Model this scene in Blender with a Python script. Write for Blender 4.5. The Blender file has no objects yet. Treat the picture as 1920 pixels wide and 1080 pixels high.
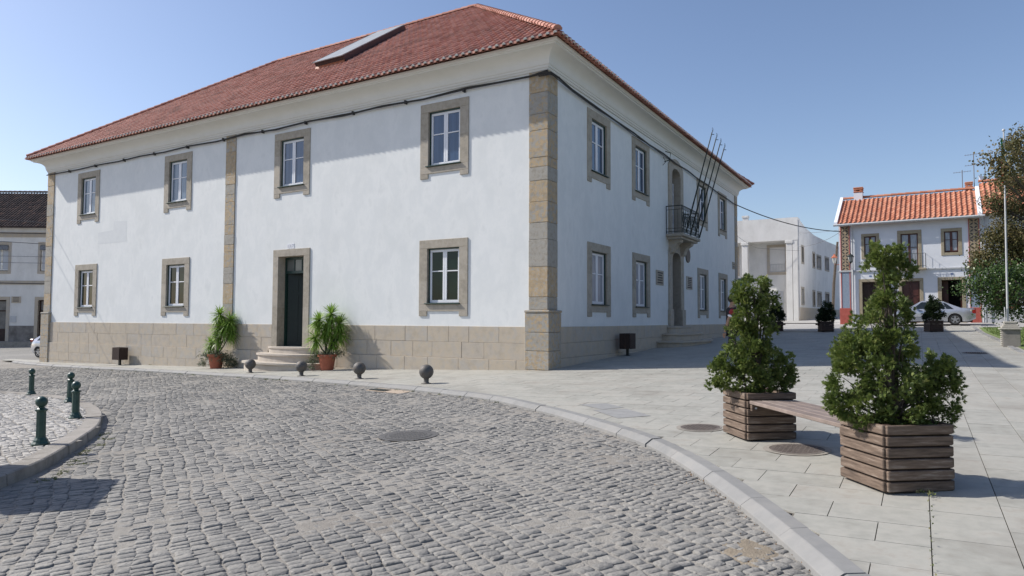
import bpy, math, random
import numpy as np
from mathutils import Vector, Matrix
random.seed(7); RNG = np.random.default_rng(7)
S = bpy.context.scene; C = S.collection
PI = math.pi; rad = math.radians

# ------------------------------------------------------------------ camera
cam_d = bpy.data.cameras.new("camera"); cam = bpy.data.objects.new("camera", cam_d); C.objects.link(cam)
CR = Vector((0.85841806, 0.51293705, 0.00374303)); CU = Vector((0.02036271, -0.04136719, 0.99893649)); CF = Vector((-0.51254638, 0.85742891, 0.04595513))
m = Matrix((CR, CU, -CF)).transposed().to_4x4(); m.translation = Vector((9.41666, -17.76151, 1.48)); cam.matrix_world = m
cam_d.lens = 24.0; cam_d.sensor_width = 36.0; cam_d.clip_start = 0.05; cam_d.clip_end = 3000
S.camera = cam
# ------------------------------------------------------------------ sky and sun
SUN_EL = rad(40.2); SUN_DIR = Vector((-0.9563 * math.cos(SUN_EL), -0.2924 * math.cos(SUN_EL), math.sin(SUN_EL)))   # towards the sun
w = bpy.data.worlds.new("World"); S.world = w; w.use_nodes = True
nt = w.node_tree; bg = nt.nodes["Background"]; sky = nt.nodes.new("ShaderNodeTexSky"); sky.sky_type = 'NISHITA'; sky.sun_disc = False
sky.sun_elevation = SUN_EL; sky.sun_rotation = math.atan2(-0.9563, -0.2924); sky.air_density = 1.0; sky.dust_density = 1.0; sky.ozone_density = 2.2
tn = nt.nodes.new('ShaderNodeMix'); tn.data_type = 'RGBA'; tn.blend_type = 'MULTIPLY'; tn.inputs[0].default_value = 1; tn.inputs[7].default_value = (1.035, .99, 1.02, 1); nt.links.new(sky.outputs[0], tn.inputs[6]); nt.links.new(tn.outputs[2], bg.inputs[0]); bg.inputs[1].default_value = 0.105
sd = bpy.data.lights.new("sun", 'SUN'); sd.energy = 3.8; sd.angle = rad(0.53); sd.color = (1.0, 0.95, 0.88)
so = bpy.data.objects.new("sun", sd); C.objects.link(so); so.location = (-20, -20, 40); so.rotation_euler = SUN_DIR.to_track_quat('Z', 'Y').to_euler()
S.view_settings.view_transform = 'Standard'; S.view_settings.look = 'None'; S.view_settings.gamma = 1.0; S.view_settings.exposure = 0.5
S.render.engine = 'CYCLES'; S.cycles.max_bounces = 6; S.cycles.use_denoising = True

# ------------------------------------------------------------------ ground heights
FAx, FAz = [-400, -80, -29.4, -22.5, -15.4, -12.5, -6.2, 0, 10, 40, 400], [-1.6, -1.0, -.78, -.64, -.50, -.43, -.22, 0, .27, .6, .8]
FBy, FBz = [-400, -60, -20, 0, 6.6, 12, 23.5, 30, 33, 36, 50, 80, 400], [-1.4, -.9, -.5, 0, .24, .40, .62, .98, 1.15, 1.45, 1.8, 2.2, 3.0]
def g(x, y): return np.interp(x, FAx, FAz) + np.interp(y, FBy, FBz)

# ------------------------------------------------------------------ materials
MATS = {}
def M(name, cols, scale=3.0, rough=.8, bump=0.0, bscale=40.0, island=0.0, metallic=0.0, spec=.5, detail=6.0, stretch=(1, 1, 1), ior=None, trans=0.0, bdist=.02, coat=0.0, dirt=None, dscale=.7, spots=()):
    if name in MATS: return MATS[name]
    mt = bpy.data.materials.new(name); mt.use_nodes = True; t = mt.node_tree; N = t.nodes; L = t.links
    p = N["Principled BSDF"]; p.inputs["Roughness"].default_value = rough; p.inputs["Metallic"].default_value = metallic
    p.inputs["Specular IOR Level"].default_value = spec
    if ior: p.inputs["IOR"].default_value = ior
    if coat: p.inputs["Coat Weight"].default_value = coat; p.inputs["Coat Roughness"].default_value = .05
    tc = N.new("ShaderNodeTexCoord"); mp = N.new("ShaderNodeMapping"); mp.inputs["Scale"].default_value = stretch; L.new(tc.outputs["Object"], mp.inputs[0])
    nz = N.new("ShaderNodeTexNoise"); nz.inputs["Scale"].default_value = scale; nz.inputs["Detail"].default_value = detail; nz.inputs["Roughness"].default_value = .6
    L.new(mp.outputs[0], nz.inputs[0])
    fac = nz.outputs[0]
    mr = N.new("ShaderNodeMapRange"); mr.inputs[1].default_value = .3; mr.inputs[2].default_value = .7; L.new(fac, mr.inputs[0]); fac = mr.outputs[0]
    if island > 0:
        ge = N.new("ShaderNodeNewGeometry"); mx = N.new("ShaderNodeMix"); mx.data_type = 'FLOAT'; mx.inputs[0].default_value = island
        L.new(fac, mx.inputs[2]); L.new(ge.outputs["Random Per Island"], mx.inputs[3]); fac = mx.outputs[0]
    cr = N.new("ShaderNodeValToRGB"); el = cr.color_ramp.elements
    while len(el) < len(cols): el.new(.5)
    for i, c in enumerate(cols):
        el[i].position = i / max(1, len(cols) - 1); el[i].color = (*c, 1)
    L.new(fac, cr.inputs[0]); col = cr.outputs[0]
    if dirt:
        n2 = N.new("ShaderNodeTexNoise"); n2.inputs["Scale"].default_value = dscale; n2.inputs["Detail"].default_value = 8; n2.inputs["Roughness"].default_value = .65
        L.new(tc.outputs["Object"], n2.inputs[0]); m2 = N.new("ShaderNodeMapRange"); m2.inputs[1].default_value = .48; m2.inputs[2].default_value = .72; m2.inputs[4].default_value = dirt[3]
        L.new(n2.outputs[0], m2.inputs[0]); fo = m2.outputs[0]
        for (sx_, sy_, sr_) in spots:
            vd = N.new("ShaderNodeVectorMath"); vd.operation = 'DISTANCE'; vd.inputs[1].default_value = (sx_, sy_, -.1); L.new(tc.outputs["Object"], vd.inputs[0]); mm = N.new("ShaderNodeMapRange"); mm.inputs[1].default_value = sr_; mm.inputs[2].default_value = sr_ * .2; mm.inputs[4].default_value = .4; L.new(vd.outputs["Value"], mm.inputs[0])
            nn2 = N.new("ShaderNodeTexNoise"); nn2.inputs["Scale"].default_value = 2.2; nn2.inputs["Detail"].default_value = 9; nn2.inputs["Roughness"].default_value = .7; L.new(tc.outputs["Object"], nn2.inputs[0]); m3 = N.new("ShaderNodeMapRange"); m3.inputs[1].default_value = .35; m3.inputs[2].default_value = .62; L.new(nn2.outputs[0], m3.inputs[0])
            mu = N.new("ShaderNodeMath"); mu.operation = 'MULTIPLY'; L.new(mm.outputs[0], mu.inputs[0]); L.new(m3.outputs[0], mu.inputs[1]); mx2 = N.new("ShaderNodeMath"); mx2.operation = 'MAXIMUM'; L.new(mu.outputs[0], mx2.inputs[0]); L.new(fo, mx2.inputs[1]); fo = mx2.outputs[0]
        mc = N.new("ShaderNodeMix"); mc.data_type = 'RGBA'; L.new(fo, mc.inputs[0]); L.new(col, mc.inputs[6]); mc.inputs[7].default_value = (*dirt[:3], 1); col = mc.outputs[2]
    L.new(col, p.inputs["Base Color"])
    if bump > 0:
        nb = N.new("ShaderNodeTexNoise"); nb.inputs["Scale"].default_value = bscale; nb.inputs["Detail"].default_value = 5; L.new(mp.outputs[0], nb.inputs[0])
        bp = N.new("ShaderNodeBump"); bp.inputs["Strength"].default_value = bump; bp.inputs["Distance"].default_value = bdist; L.new(nb.outputs[0], bp.inputs["Height"]); L.new(bp.outputs[0], p.inputs["Normal"])
    if trans > 0:
        tr = N.new("ShaderNodeBsdfTranslucent"); ms = N.new("ShaderNodeMixShader"); ms.inputs[0].default_value = trans; out = N["Material Output"]
        L.new(col, tr.inputs[0]); L.new(p.outputs[0], ms.inputs[1]); L.new(tr.outputs[0], ms.inputs[2]); L.new(ms.outputs[0], out.inputs[0])
    MATS[name] = mt; return mt

m_plaster = M("white_plaster", [(.67, .69, .685), (.75, .765, .755), (.70, .72, .715), (.735, .75, .74)], 1.6, .85, .2, 5, bdist=.012, stretch=(1, 1, .6), dirt=(.61, .63, .62, .4), dscale=.6)
m_cornice = M("cream_cornice", [(.66, .65, .60), (.70, .69, .65)], 2.0, .8)
m_stone = M("granite_blocks", [(.27, .25, .215), (.37, .345, .30), (.33, .32, .29), (.45, .33, .19), (.40, .375, .33), (.30, .285, .25)], 9, .85, .9, 40, island=.55, bdist=.022, dirt=(.20, .175, .13, .55), dscale=7)
m_plinth = M("granite_plinth", [(.40, .355, .295), (.45, .40, .335), (.48, .41, .315), (.43, .395, .345), (.47, .43, .375)], 4, .85, .5, 60, island=.45, bdist=.014, dirt=(.30, .26, .21, .4), dscale=3.5)
m_frame_stone = M("window_granite", [(.29, .26, .21), (.37, .33, .265), (.42, .38, .32), (.42, .34, .23)], 9, .85, .45, 90, island=.5, bdist=.01, dirt=(.2, .18, .15, .5), dscale=3)
m_step = M("step_stone", [(.42, .37, .31), (.50, .45, .39)], 4, .8, .2, 90, bdist=.005)
m_tile = M("roof_tile", [(.24, .092, .062), (.39, .155, .108), (.52, .26, .195), (.32, .122, .086)], 2.0, .75, .15, 60, island=.6, dirt=(.20, .11, .08, .7), dscale=1.1)
m_tile_o = M("orange_tile", [(.38, .13, .07), (.47, .19, .11), (.55, .27, .17)], 2.0, .75, .15, 60, island=.7, dirt=(.25, .12, .08, .5), dscale=1.2)
m_tile_d = M("old_dark_tile", [(.035, .028, .026), (.07, .05, .045), (.10, .075, .065), (.22, .13, .09)], 3.0, .9, .2, 60, island=.7)
m_mortar = M("white_mortar", [(.55, .54, .51), (.68, .67, .64)], 20, .9, .2, 90)
m_white = M("white_paint", [(.72, .73, .76), (.78, .79, .82)], 4, .45)
m_green = M("dark_green_paint", [(.010, .035, .028), (.016, .048, .04)], 6, .4)
m_green2 = M("bollard_green_paint", [(.012, .045, .036), (.02, .062, .05), (.035, .07, .058)], 14, .38, .1, 60)
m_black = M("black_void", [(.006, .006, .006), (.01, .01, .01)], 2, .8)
m_iron = M("black_iron", [(.012, .018, .016), (.02, .03, .026)], 10, .5)
m_pane_sky = M("pane_upper", [(.02, .04, .085), (.055, .095, .17)], .8, .04, .12, 1.7, bdist=.03, ior=1.75, stretch=(8, 8, .3))  # blue base colour stands in for part of the reflected sky
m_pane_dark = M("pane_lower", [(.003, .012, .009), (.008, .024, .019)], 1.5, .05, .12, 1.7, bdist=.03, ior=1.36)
m_pane_white = M("pane_with_blind", [(.30, .32, .36), (.36, .38, .42)], 1.5, .08, .12, 1.7, bdist=.03, ior=1.5)
m_curtain = M("pane_with_curtain", [(.08, .12, .18), (.20, .26, .33)], 1.0, .05, .12, 1.7, bdist=.03, ior=1.6, stretch=(14, 14, .2))
m_slab = M("granite_slab", [(.265, .255, .222), (.32, .315, .28), (.375, .365, .325), (.315, .29, .25)], 7, .75, .15, 150, island=.42, bdist=.004, dirt=(.235, .215, .185, .65), dscale=.8)
m_joint = M("slab_joint", [(.10, .09, .08), (.16, .145, .12)], 5, .95)
m_kerb = M("kerb_granite", [(.20, .20, .195), (.265, .263, .255)], 6, .8, .3, 160, island=.4, bdist=.004, dirt=(.30, .28, .25, .4), dscale=1.5)
m_kerb_old = M("old_kerb", [(.17, .15, .13), (.27, .25, .22), (.34, .31, .28)], 5, .85, .5, 60, island=.3, bdist=.015)
m_cobble = M("cobble", [(.125, .121, .113), (.175, .17, .16), (.225, .217, .20), (.31, .295, .265)], 26, .85, .8, 34, island=.42, bdist=.016, dirt=(.34, .325, .295, .5), dscale=.33, spots=((4.9, -8.9, 2.6), (7.0, -12.2, 2.6), (1.6, -7.0, 2.4), (5.6, -11.2, 2.0)))
m_sand = M("joint_sand", [(.23, .215, .19), (.315, .295, .262)], 12, .95, .6, 60, dirt=(.16, .135, .11, .6), dscale=.4)
m_calcada = M("island_cobble", [(.26, .245, .225), (.36, .345, .32), (.46, .44, .41)], 8, .85, .8, 60, island=.55, bdist=.01)
m_road = M("far_road", [(.30, .295, .285), (.38, .37, .355)], 2, .9, .3, 30)
m_wood = M("weathered_wood", [(.06, .042, .030), (.11, .077, .056), (.17, .122, .09), (.30, .25, .21)], 5, .75, .6, 12, island=.25, stretch=(1, 1, 9), bdist=.006)
m_wood2 = M("bench_wood", [(.15, .12, .10), (.23, .18, .155), (.32, .27, .235)], 5, .7, .4, 20, island=.3, bdist=.004)
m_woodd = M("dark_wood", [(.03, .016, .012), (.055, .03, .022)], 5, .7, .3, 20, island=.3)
m_door_red = M("brown_door", [(.06, .018, .014), (.095, .03, .022)], 5, .4)
m_terra = M("terracotta", [(.33, .095, .05), (.42, .13, .07)], 8, .75, .2, 60)
m_steel = M("grey_cast_iron", [(.07, .07, .068), (.11, .105, .10), (.16, .12, .09)], 7, .62, .3, 60, metallic=.2)
m_man = M("manhole_iron", [(.10, .10, .10), (.15, .145, .14)], 20, .65, .5, 90, metallic=.3)
m_manring = M("manhole_ring", [(.26, .24, .21), (.33, .30, .26)], 20, .85, .3, 60)
m_rust = M("rusty_cover", [(.09, .075, .068), (.15, .125, .11)], 12, .8, .5, 70)
m_bluep = M("blue_panel", [(.20, .26, .34), (.30, .36, .44)], 30, .7, .8, 60)
m_redp = M("red_paint", [(.36, .075, .055), (.44, .11, .085)], 5, .8)
m_ochre = M("panel_tan", [(.34, .26, .17), (.44, .35, .24)], 20, .8)
m_panel_dk = M("panel_dark", [(.055, .05, .045), (.08, .07, .065)], 20, .8)
m_aged = M("aged_white_wall", [(.66, .65, .62), (.76, .75, .72)], 1.4, .9, .25, 14, stretch=(1, 1, .35), dirt=(.42, .41, .38, .35), dscale=.9)
m_housew = M("house_white", [(.70, .72, .76), (.76, .77, .80)], 2, .85, .15, 20)
m_grey = M("light_grey_paint", [(.45, .46, .47), (.52, .53, .54)], 5, .6)
m_concrete = M("pedestal_stone", [(.16, .15, .135), (.24, .225, .20), (.30, .28, .25)], 3, .85, .3, 60, dirt=(.12, .11, .10, .4), dscale=3)
m_capst = M("pedestal_cap", [(.35, .33, .29), (.44, .42, .37)], 6, .85, .3, 60)
m_cable = M("black_cable", [(.010, .010, .011), (.03, .03, .03)], 20, .6)
m_graycable = M("grey_wire", [(.10, .10, .11), (.14, .14, .15)], 20, .6)
m_silver = M("silver_car_paint", [(.50, .51, .54), (.54, .55, .58)], 3, .25, metallic=.55, coat=.6)
m_glass = M("car_glass", [(.012, .016, .016), (.02, .026, .026)], 3, .05, ior=1.6)
m_rubber = M("rubber", [(.012, .012, .012), (.025, .025, .025)], 20, .85)
m_rim = M("wheel_rim", [(.40, .41, .43), (.5, .51, .53)], 8, .3, metallic=.7)
m_tail = M("tail_light_red", [(.22, .012, .01), (.30, .02, .015)], 8, .2)
m_blue = M("sign_blue", [(.01, .10, .36), (.015, .12, .42)], 3, .5)
m_red = M("sign_red", [(.40, .02, .02), (.45, .03, .03)], 3, .5)
m_flag_g = M("flag_green", [(.01, .13, .05), (.02, .17, .07)], 3, .8, trans=.3)
m_flag_r = M("flag_red", [(.45, .03, .02), (.55, .05, .03)], 3, .8, trans=.3)
m_bark = M("bark", [(.06, .045, .035), (.12, .10, .08)], 12, .95, .6, 40)
m_soil = M("soil", [(.035, .025, .018), (.06, .045, .03)], 12, 1)
m_thuja = M("conifer_leaves", [(.03, .055, .011), (.08, .125, .025), (.15, .20, .045), (.33, .33, .11)], 9, .6, island=.5, trans=.32, dirt=(.21, .27, .06, .7), dscale=2.5)
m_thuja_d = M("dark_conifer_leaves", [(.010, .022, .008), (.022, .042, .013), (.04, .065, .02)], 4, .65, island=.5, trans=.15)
m_yucca = M("yucca_leaves", [(.11, .21, .03), (.22, .36, .055), (.36, .50, .13)], 3, .45, island=.5, trans=.35)
m_trail = M("trailing_leaves", [(.05, .07, .035), (.12, .14, .08), (.2, .2, .13)], 3, .7, island=.6, trans=.2)
m_leafb = M("bronze_leaves", [(.045, .058, .018), (.095, .098, .032), (.16, .13, .05), (.25, .18, .075)], 1.5, .6, island=.5, trans=.25)
m_leafg = M("glossy_green_leaves", [(.03, .06, .015), (.06, .11, .025), (.12, .18, .05)], 1.5, .38, island=.55, trans=.2)
m_grass = M("grass", [(.09, .15, .035), (.17, .23, .06)], 3, .8, island=.5, trans=.3)
m_lawn = M("lawn_turf", [(.12, .17, .05), (.18, .23, .07)], 4, .95)
m_ground = M("distant_ground", [(.24, .22, .19), (.30, .28, .25)], .3, .95)
m_skin = M("skin", [(.30, .17, .11), (.34, .20, .13)], 10, .6)
m_hair = M("dark_hair", [(.012, .01, .008), (.02, .016, .012)], 40, .7)
m_cloth = M("black_cloth", [(.012, .012, .016), (.02, .02, .025)], 20, .85)
m_clothr = M("dark_red_cloth", [(.22, .015, .02), (.27, .02, .025)], 20, .8)
m_debris = M("dry_leaves", [(.16, .09, .045), (.26, .16, .09)], 20, .9, island=.6)

# ------------------------------------------------------------------ mesh helpers
class MB:
    """collects vertices and faces; T maps local (u, d, z) to world, identity by default"""
    def __init__(s, T=None): s.v = []; s.f = []; s.T = T; s.sm = False
    def add(s, vs, fs):
        b = len(s.v)
        s.v.extend([tuple(s.T(*p)) for p in vs] if s.T else [tuple(p) for p in vs]); s.f.extend([tuple(i + b for i in f) for f in fs])
    def box(s, x0, x1, y0, y1, z0, z1, c=0.0):
        x0, x1 = min(x0, x1), max(x0, x1); y0, y1 = min(y0, y1), max(y0, y1); z0, z1 = min(z0, z1), max(z0, z1)
        if c <= 0:
            s.add([(x0, y0, z0), (x1, y0, z0), (x1, y1, z0), (x0, y1, z0), (x0, y0, z1), (x1, y0, z1), (x1, y1, z1), (x0, y1, z1)],
                  [(0, 3, 2, 1), (4, 5, 6, 7), (0, 1, 5, 4), (1, 2, 6, 5), (2, 3, 7, 6), (3, 0, 4, 7)]); return
        c = min(c, (x1 - x0) * .45, (y1 - y0) * .45, (z1 - z0) * .45); vs = []; idx = {}
        for ix, X in ((0, x0), (1, x1)):
            for iy, Y in ((0, y0), (1, y1)):
                for iz, Z in ((0, z0), (1, z1)):
                    sx, sy, sz = (c if ix == 0 else -c), (c if iy == 0 else -c), (c if iz == 0 else -c)
                    idx[ix, iy, iz] = len(vs); vs += [(X, Y + sy, Z + sz), (X + sx, Y, Z + sz), (X + sx, Y + sy, Z)]
        I = lambda a, b, d, k: idx[a, b, d] + k
        fs = [[I(0, 0, 0, 0), I(0, 0, 1, 0), I(0, 1, 1, 0), I(0, 1, 0, 0)], [I(1, 0, 0, 0), I(1, 1, 0, 0), I(1, 1, 1, 0), I(1, 0, 1, 0)],
              [I(0, 0, 0, 1), I(1, 0, 0, 1), I(1, 0, 1, 1), I(0, 0, 1, 1)], [I(0, 1, 0, 1), I(0, 1, 1, 1), I(1, 1, 1, 1), I(1, 1, 0, 1)],
              [I(0, 0, 0, 2), I(0, 1, 0, 2), I(1, 1, 0, 2), I(1, 0, 0, 2)], [I(0, 0, 1, 2), I(1, 0, 1, 2), I(1, 1, 1, 2), I(0, 1, 1, 2)]]
        for a in (0, 1):
            for b in (0, 1):
                fs += [[I(0, a, b, 1), I(1, a, b, 1), I(1, a, b, 2), I(0, a, b, 2)], [I(a, 0, b, 0), I(a, 1, b, 0), I(a, 1, b, 2), I(a, 0, b, 2)], [I(a, b, 0, 0), I(a, b, 1, 0), I(a, b, 1, 1), I(a, b, 0, 1)]]
                for d in (0, 1): fs.append([I(a, b, d, 0), I(a, b, d, 1), I(a, b, d, 2)])
        s.add(vs, fs)
    def tube(s, pts, r, n=8, cap=True):
        pts = [Vector(p) for p in pts]; rs = r if isinstance(r, (list, tuple)) else [r] * len(pts); vs = []; fs = []
        for i, p in enumerate(pts):
            d = (pts[min(i + 1, len(pts) - 1)] - pts[max(i - 1, 0)]).normalized()
            a = d.cross(Vector((0, 0, 1)) if abs(d.z) < .95 else Vector((1, 0, 0))).normalized(); b = d.cross(a)
            for k in range(n): t = 2 * PI * k / n; vs.append(p + (a * math.cos(t) + b * math.sin(t)) * rs[i])
        for i in range(len(pts) - 1):
            for k in range(n): fs.append((i * n + k, i * n + (k + 1) % n, (i + 1) * n + (k + 1) % n, (i + 1) * n + k))
        if cap: fs.append(tuple(range(n))[::-1]); fs.append(tuple(range((len(pts) - 1) * n, len(pts) * n)))
        s.add(vs, fs)
    def lathe(s, prof, cx=0, cy=0, n=24, z0=0, sx=1, sy=1):
        vs = []; fs = []
        for r, z in prof:
            for k in range(n): t = 2 * PI * k / n; vs.append((cx + r * sx * math.cos(t), cy + r * sy * math.sin(t), z0 + z))
        for i in range(len(prof) - 1):
            for k in range(n): fs.append((i * n + k, i * n + (k + 1) % n, (i + 1) * n + (k + 1) % n, (i + 1) * n + k))
        fs.append(tuple(range(n))[::-1]); fs.append(tuple(range((len(prof) - 1) * n, len(prof) * n)))
        s.add(vs, fs)
    def prism(s, poly, a, b, axis='y'):
        """extrude a polygon of (p, q) between a and b along the axis; p,q are the other two axes in order"""
        n = len(poly); P = {'y': lambda p, q, t: (p, t, q), 'x': lambda p, q, t: (t, p, q), 'z': lambda p, q, t: (p, q, t)}[axis]
        s.add([P(p, q, a) for p, q in poly] + [P(p, q, b) for p, q in poly], [tuple(range(n)), tuple(range(2 * n - 1, n - 1, -1))] + [(i, i + n, (i + 1) % n + n, (i + 1) % n) for i in range(n)])
    def sphere(s, c, r, n=20, mrows=12, sc=(1, 1, 1)):
        vs = []; fs = []
        for i in range(mrows + 1):
            th = PI * i / mrows
            for k in range(n): t = 2 * PI * k / n; vs.append((c[0] + r * sc[0] * math.sin(th) * math.cos(t), c[1] + r * sc[1] * math.sin(th) * math.sin(t), c[2] + r * sc[2] * math.cos(th)))
        for i in range(mrows):
            for k in range(n): fs.append((i * n + k, (i + 1) * n + k, (i + 1) * n + (k + 1) % n, i * n + (k + 1) % n))
        s.add(vs, fs)

ORG = {}
def tag(o, label=None, cat=None, group=None, kind=None):
    if label: o["label"] = label
    if cat: o["category"] = cat
    if group: o["group"] = group
    if kind: o["kind"] = kind
    return o
def thing(name, label, cat, loc=(0, 0, 0), group=None):
    o = bpy.data.objects.new(name, None); C.objects.link(o); o.location = loc; o.empty_display_size = .2; ORG[o.name] = Vector(loc); return tag(o, label, cat, group)
def mesh(name, mb, mat, parent=None, smooth=False, label=None, angle=None):
    if isinstance(mb, MB): V = np.array(mb.v, dtype=float).reshape(-1, 3); F = mb.f
    else: V, F = mb
    off = ORG.get(parent.name, Vector((0, 0, 0))) if parent else Vector((0, 0, 0))
    me = bpy.data.meshes.new(name)
    if isinstance(F, np.ndarray):
        k = F.shape[1]; me.vertices.add(len(V)); me.vertices.foreach_set("co", (V - np.array(off)).ravel()); me.loops.add(F.size); me.loops.foreach_set("vertex_index", F.ravel())
        me.polygons.add(len(F)); me.polygons.foreach_set("loop_start", np.arange(0, F.size, k)); me.polygons.foreach_set("loop_total", np.full(len(F), k)); me.update(); me.validate()
    else:
        me.from_pydata((V - np.array(off)).tolist(), [], F); me.update()
    o = bpy.data.objects.new(name, me); C.objects.link(o); me.materials.append(mat)
    if smooth: me.polygons.foreach_set("use_smooth", [True] * len(me.polygons))
    if smooth and angle:
        bpy.context.view_layer.objects.active = o; o.select_set(True); bpy.ops.object.shade_smooth_by_angle(angle=rad(angle)); o.select_set(False)
    if parent: o.parent = parent; ORG[o.name] = off
    if label: o["label"] = label
    return o
def struct(name, mb, mat, smooth=False): return tag(mesh(name, mb, mat, None, smooth), kind="structure")
def copy_tree(o, parent=None):
    c = o.copy(); C.objects.link(c); c.parent = parent
    for ch in list(o.children): copy_tree(ch, c)
    return c

# ================================================================== THE SETTING: ground, street, plaza
def catmull(P, n=8):
    P = [np.array(p, float) for p in P]; P = [2 * P[0] - P[1]] + P + [2 * P[-1] - P[-2]]; out = []
    for i in range(1, len(P) - 2):
        for k in range(n):
            t = k / n; a, b, c, d = P[i - 1:i + 3]; out.append(.5 * ((2 * b) + (c - a) * t + (2 * a - 5 * b + 4 * c - d) * t * t + (3 * b - a - 3 * c + d) * t ** 3))
    out.append(P[-2]); return np.array(out)
KERB = catmull([(-31.5, -.15), (-30, -.35), (-23.8, -1.1), (-16.2, -1.55), (-9.3, -2.5), (-3.2, -3.95), (.4, -5.1), (2, -5.75), (3.14, -6.46), (4.14, -7.13), (5.2, -7.95), (5.97, -8.6), (6.54, -9.14), (7.1, -9.82), (7.6, -10.5), (8.2, -11.42), (8.61, -12.1), (9.03, -12.84), (9.6, -13.95), (10.5, -16), (11.6, -19), (13, -24)], 6)
def kx(x): return np.interp(x, KERB[:, 0], KERB[:, 1])
ISL = catmull([(-60, -10.5), (-30, -9.2), (-16, -8.55), (-12.77, -8.40), (-11.41, -8.4), (-9.61, -8.59), (-7.77, -9.0), (-6.4, -9.42), (-5.02, -10.0), (-3.74, -10.67), (-2.68, -11.29), (-1.64, -12.05), (-0.82, -12.7), (-0.12, -13.29), (0.3, -13.75), (0.9, -14.6), (1.6, -16), (2.4, -18.5), (3, -22)], 5)
def ix_(x): return np.interp(x, ISL[:, 0], ISL[:, 1])
SH = -.10   # street lies this far under the plaza level
# base ground
xs = np.unique(np.concatenate([np.linspace(-400, -60, 12), np.linspace(-60, 40, 81), np.linspace(40, 400, 12)])); ys = np.unique(np.concatenate([np.linspace(-400, -40, 10), np.linspace(-40, 80, 97), np.linspace(80, 400, 12)]))
def sheet(xs, ys, h):
    X, Y = np.meshgrid(xs, ys); Z = h(X, Y); V = np.stack([X, Y, Z], -1).reshape(-1, 3); nx = len(xs); ny = len(ys)
    a = (np.arange(ny - 1)[:, None] * nx + np.arange(nx - 1)[None]).ravel(); return V, np.stack([a, a + 1, a + 1 + nx, a + nx], 1)
struct("ground", sheet(xs, ys, lambda x, y: g(x, y) - .22), m_ground)
# street bed of sand between the cobbles
DUST = ((4.9, -8.9, 1.6), (7.0, -12.2, 1.5), (1.6, -7.0, 1.6), (5.6, -11.2, 1.3))
def bedh(x, y):
    n = .010 * np.sin(x * 2.1 + 1.3 * np.sin(y * 1.7)) * np.sin(y * 2.7 + x * .6) + .006 * np.sin(x * 6.1 + y * 3) * np.sin(y * 7.3)
    for dx_, dy_, dr_ in DUST: n = n + .0012 * np.exp(-((x - dx_) ** 2 + (y - dy_) ** 2) / dr_ ** 2)
    return g(x, y) + SH - .005 + n * .6
V, F = sheet(np.arange(-60, 14.01, .25), np.arange(-24, .6, .25), bedh)
cen = V[F].mean(1); keep = (cen[:, 1] < kx(cen[:, 0]) + .15) | (cen[:, 0] < -30)
struct("street_bed", (V, F[keep]), m_sand)
V, F = sheet(np.arange(-80, -28.9, .5), np.arange(-.5, 32, .5), lambda x, y: g(x, y) + SH - .016)
struct("side_street", (V, F), m_cobble)

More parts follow.
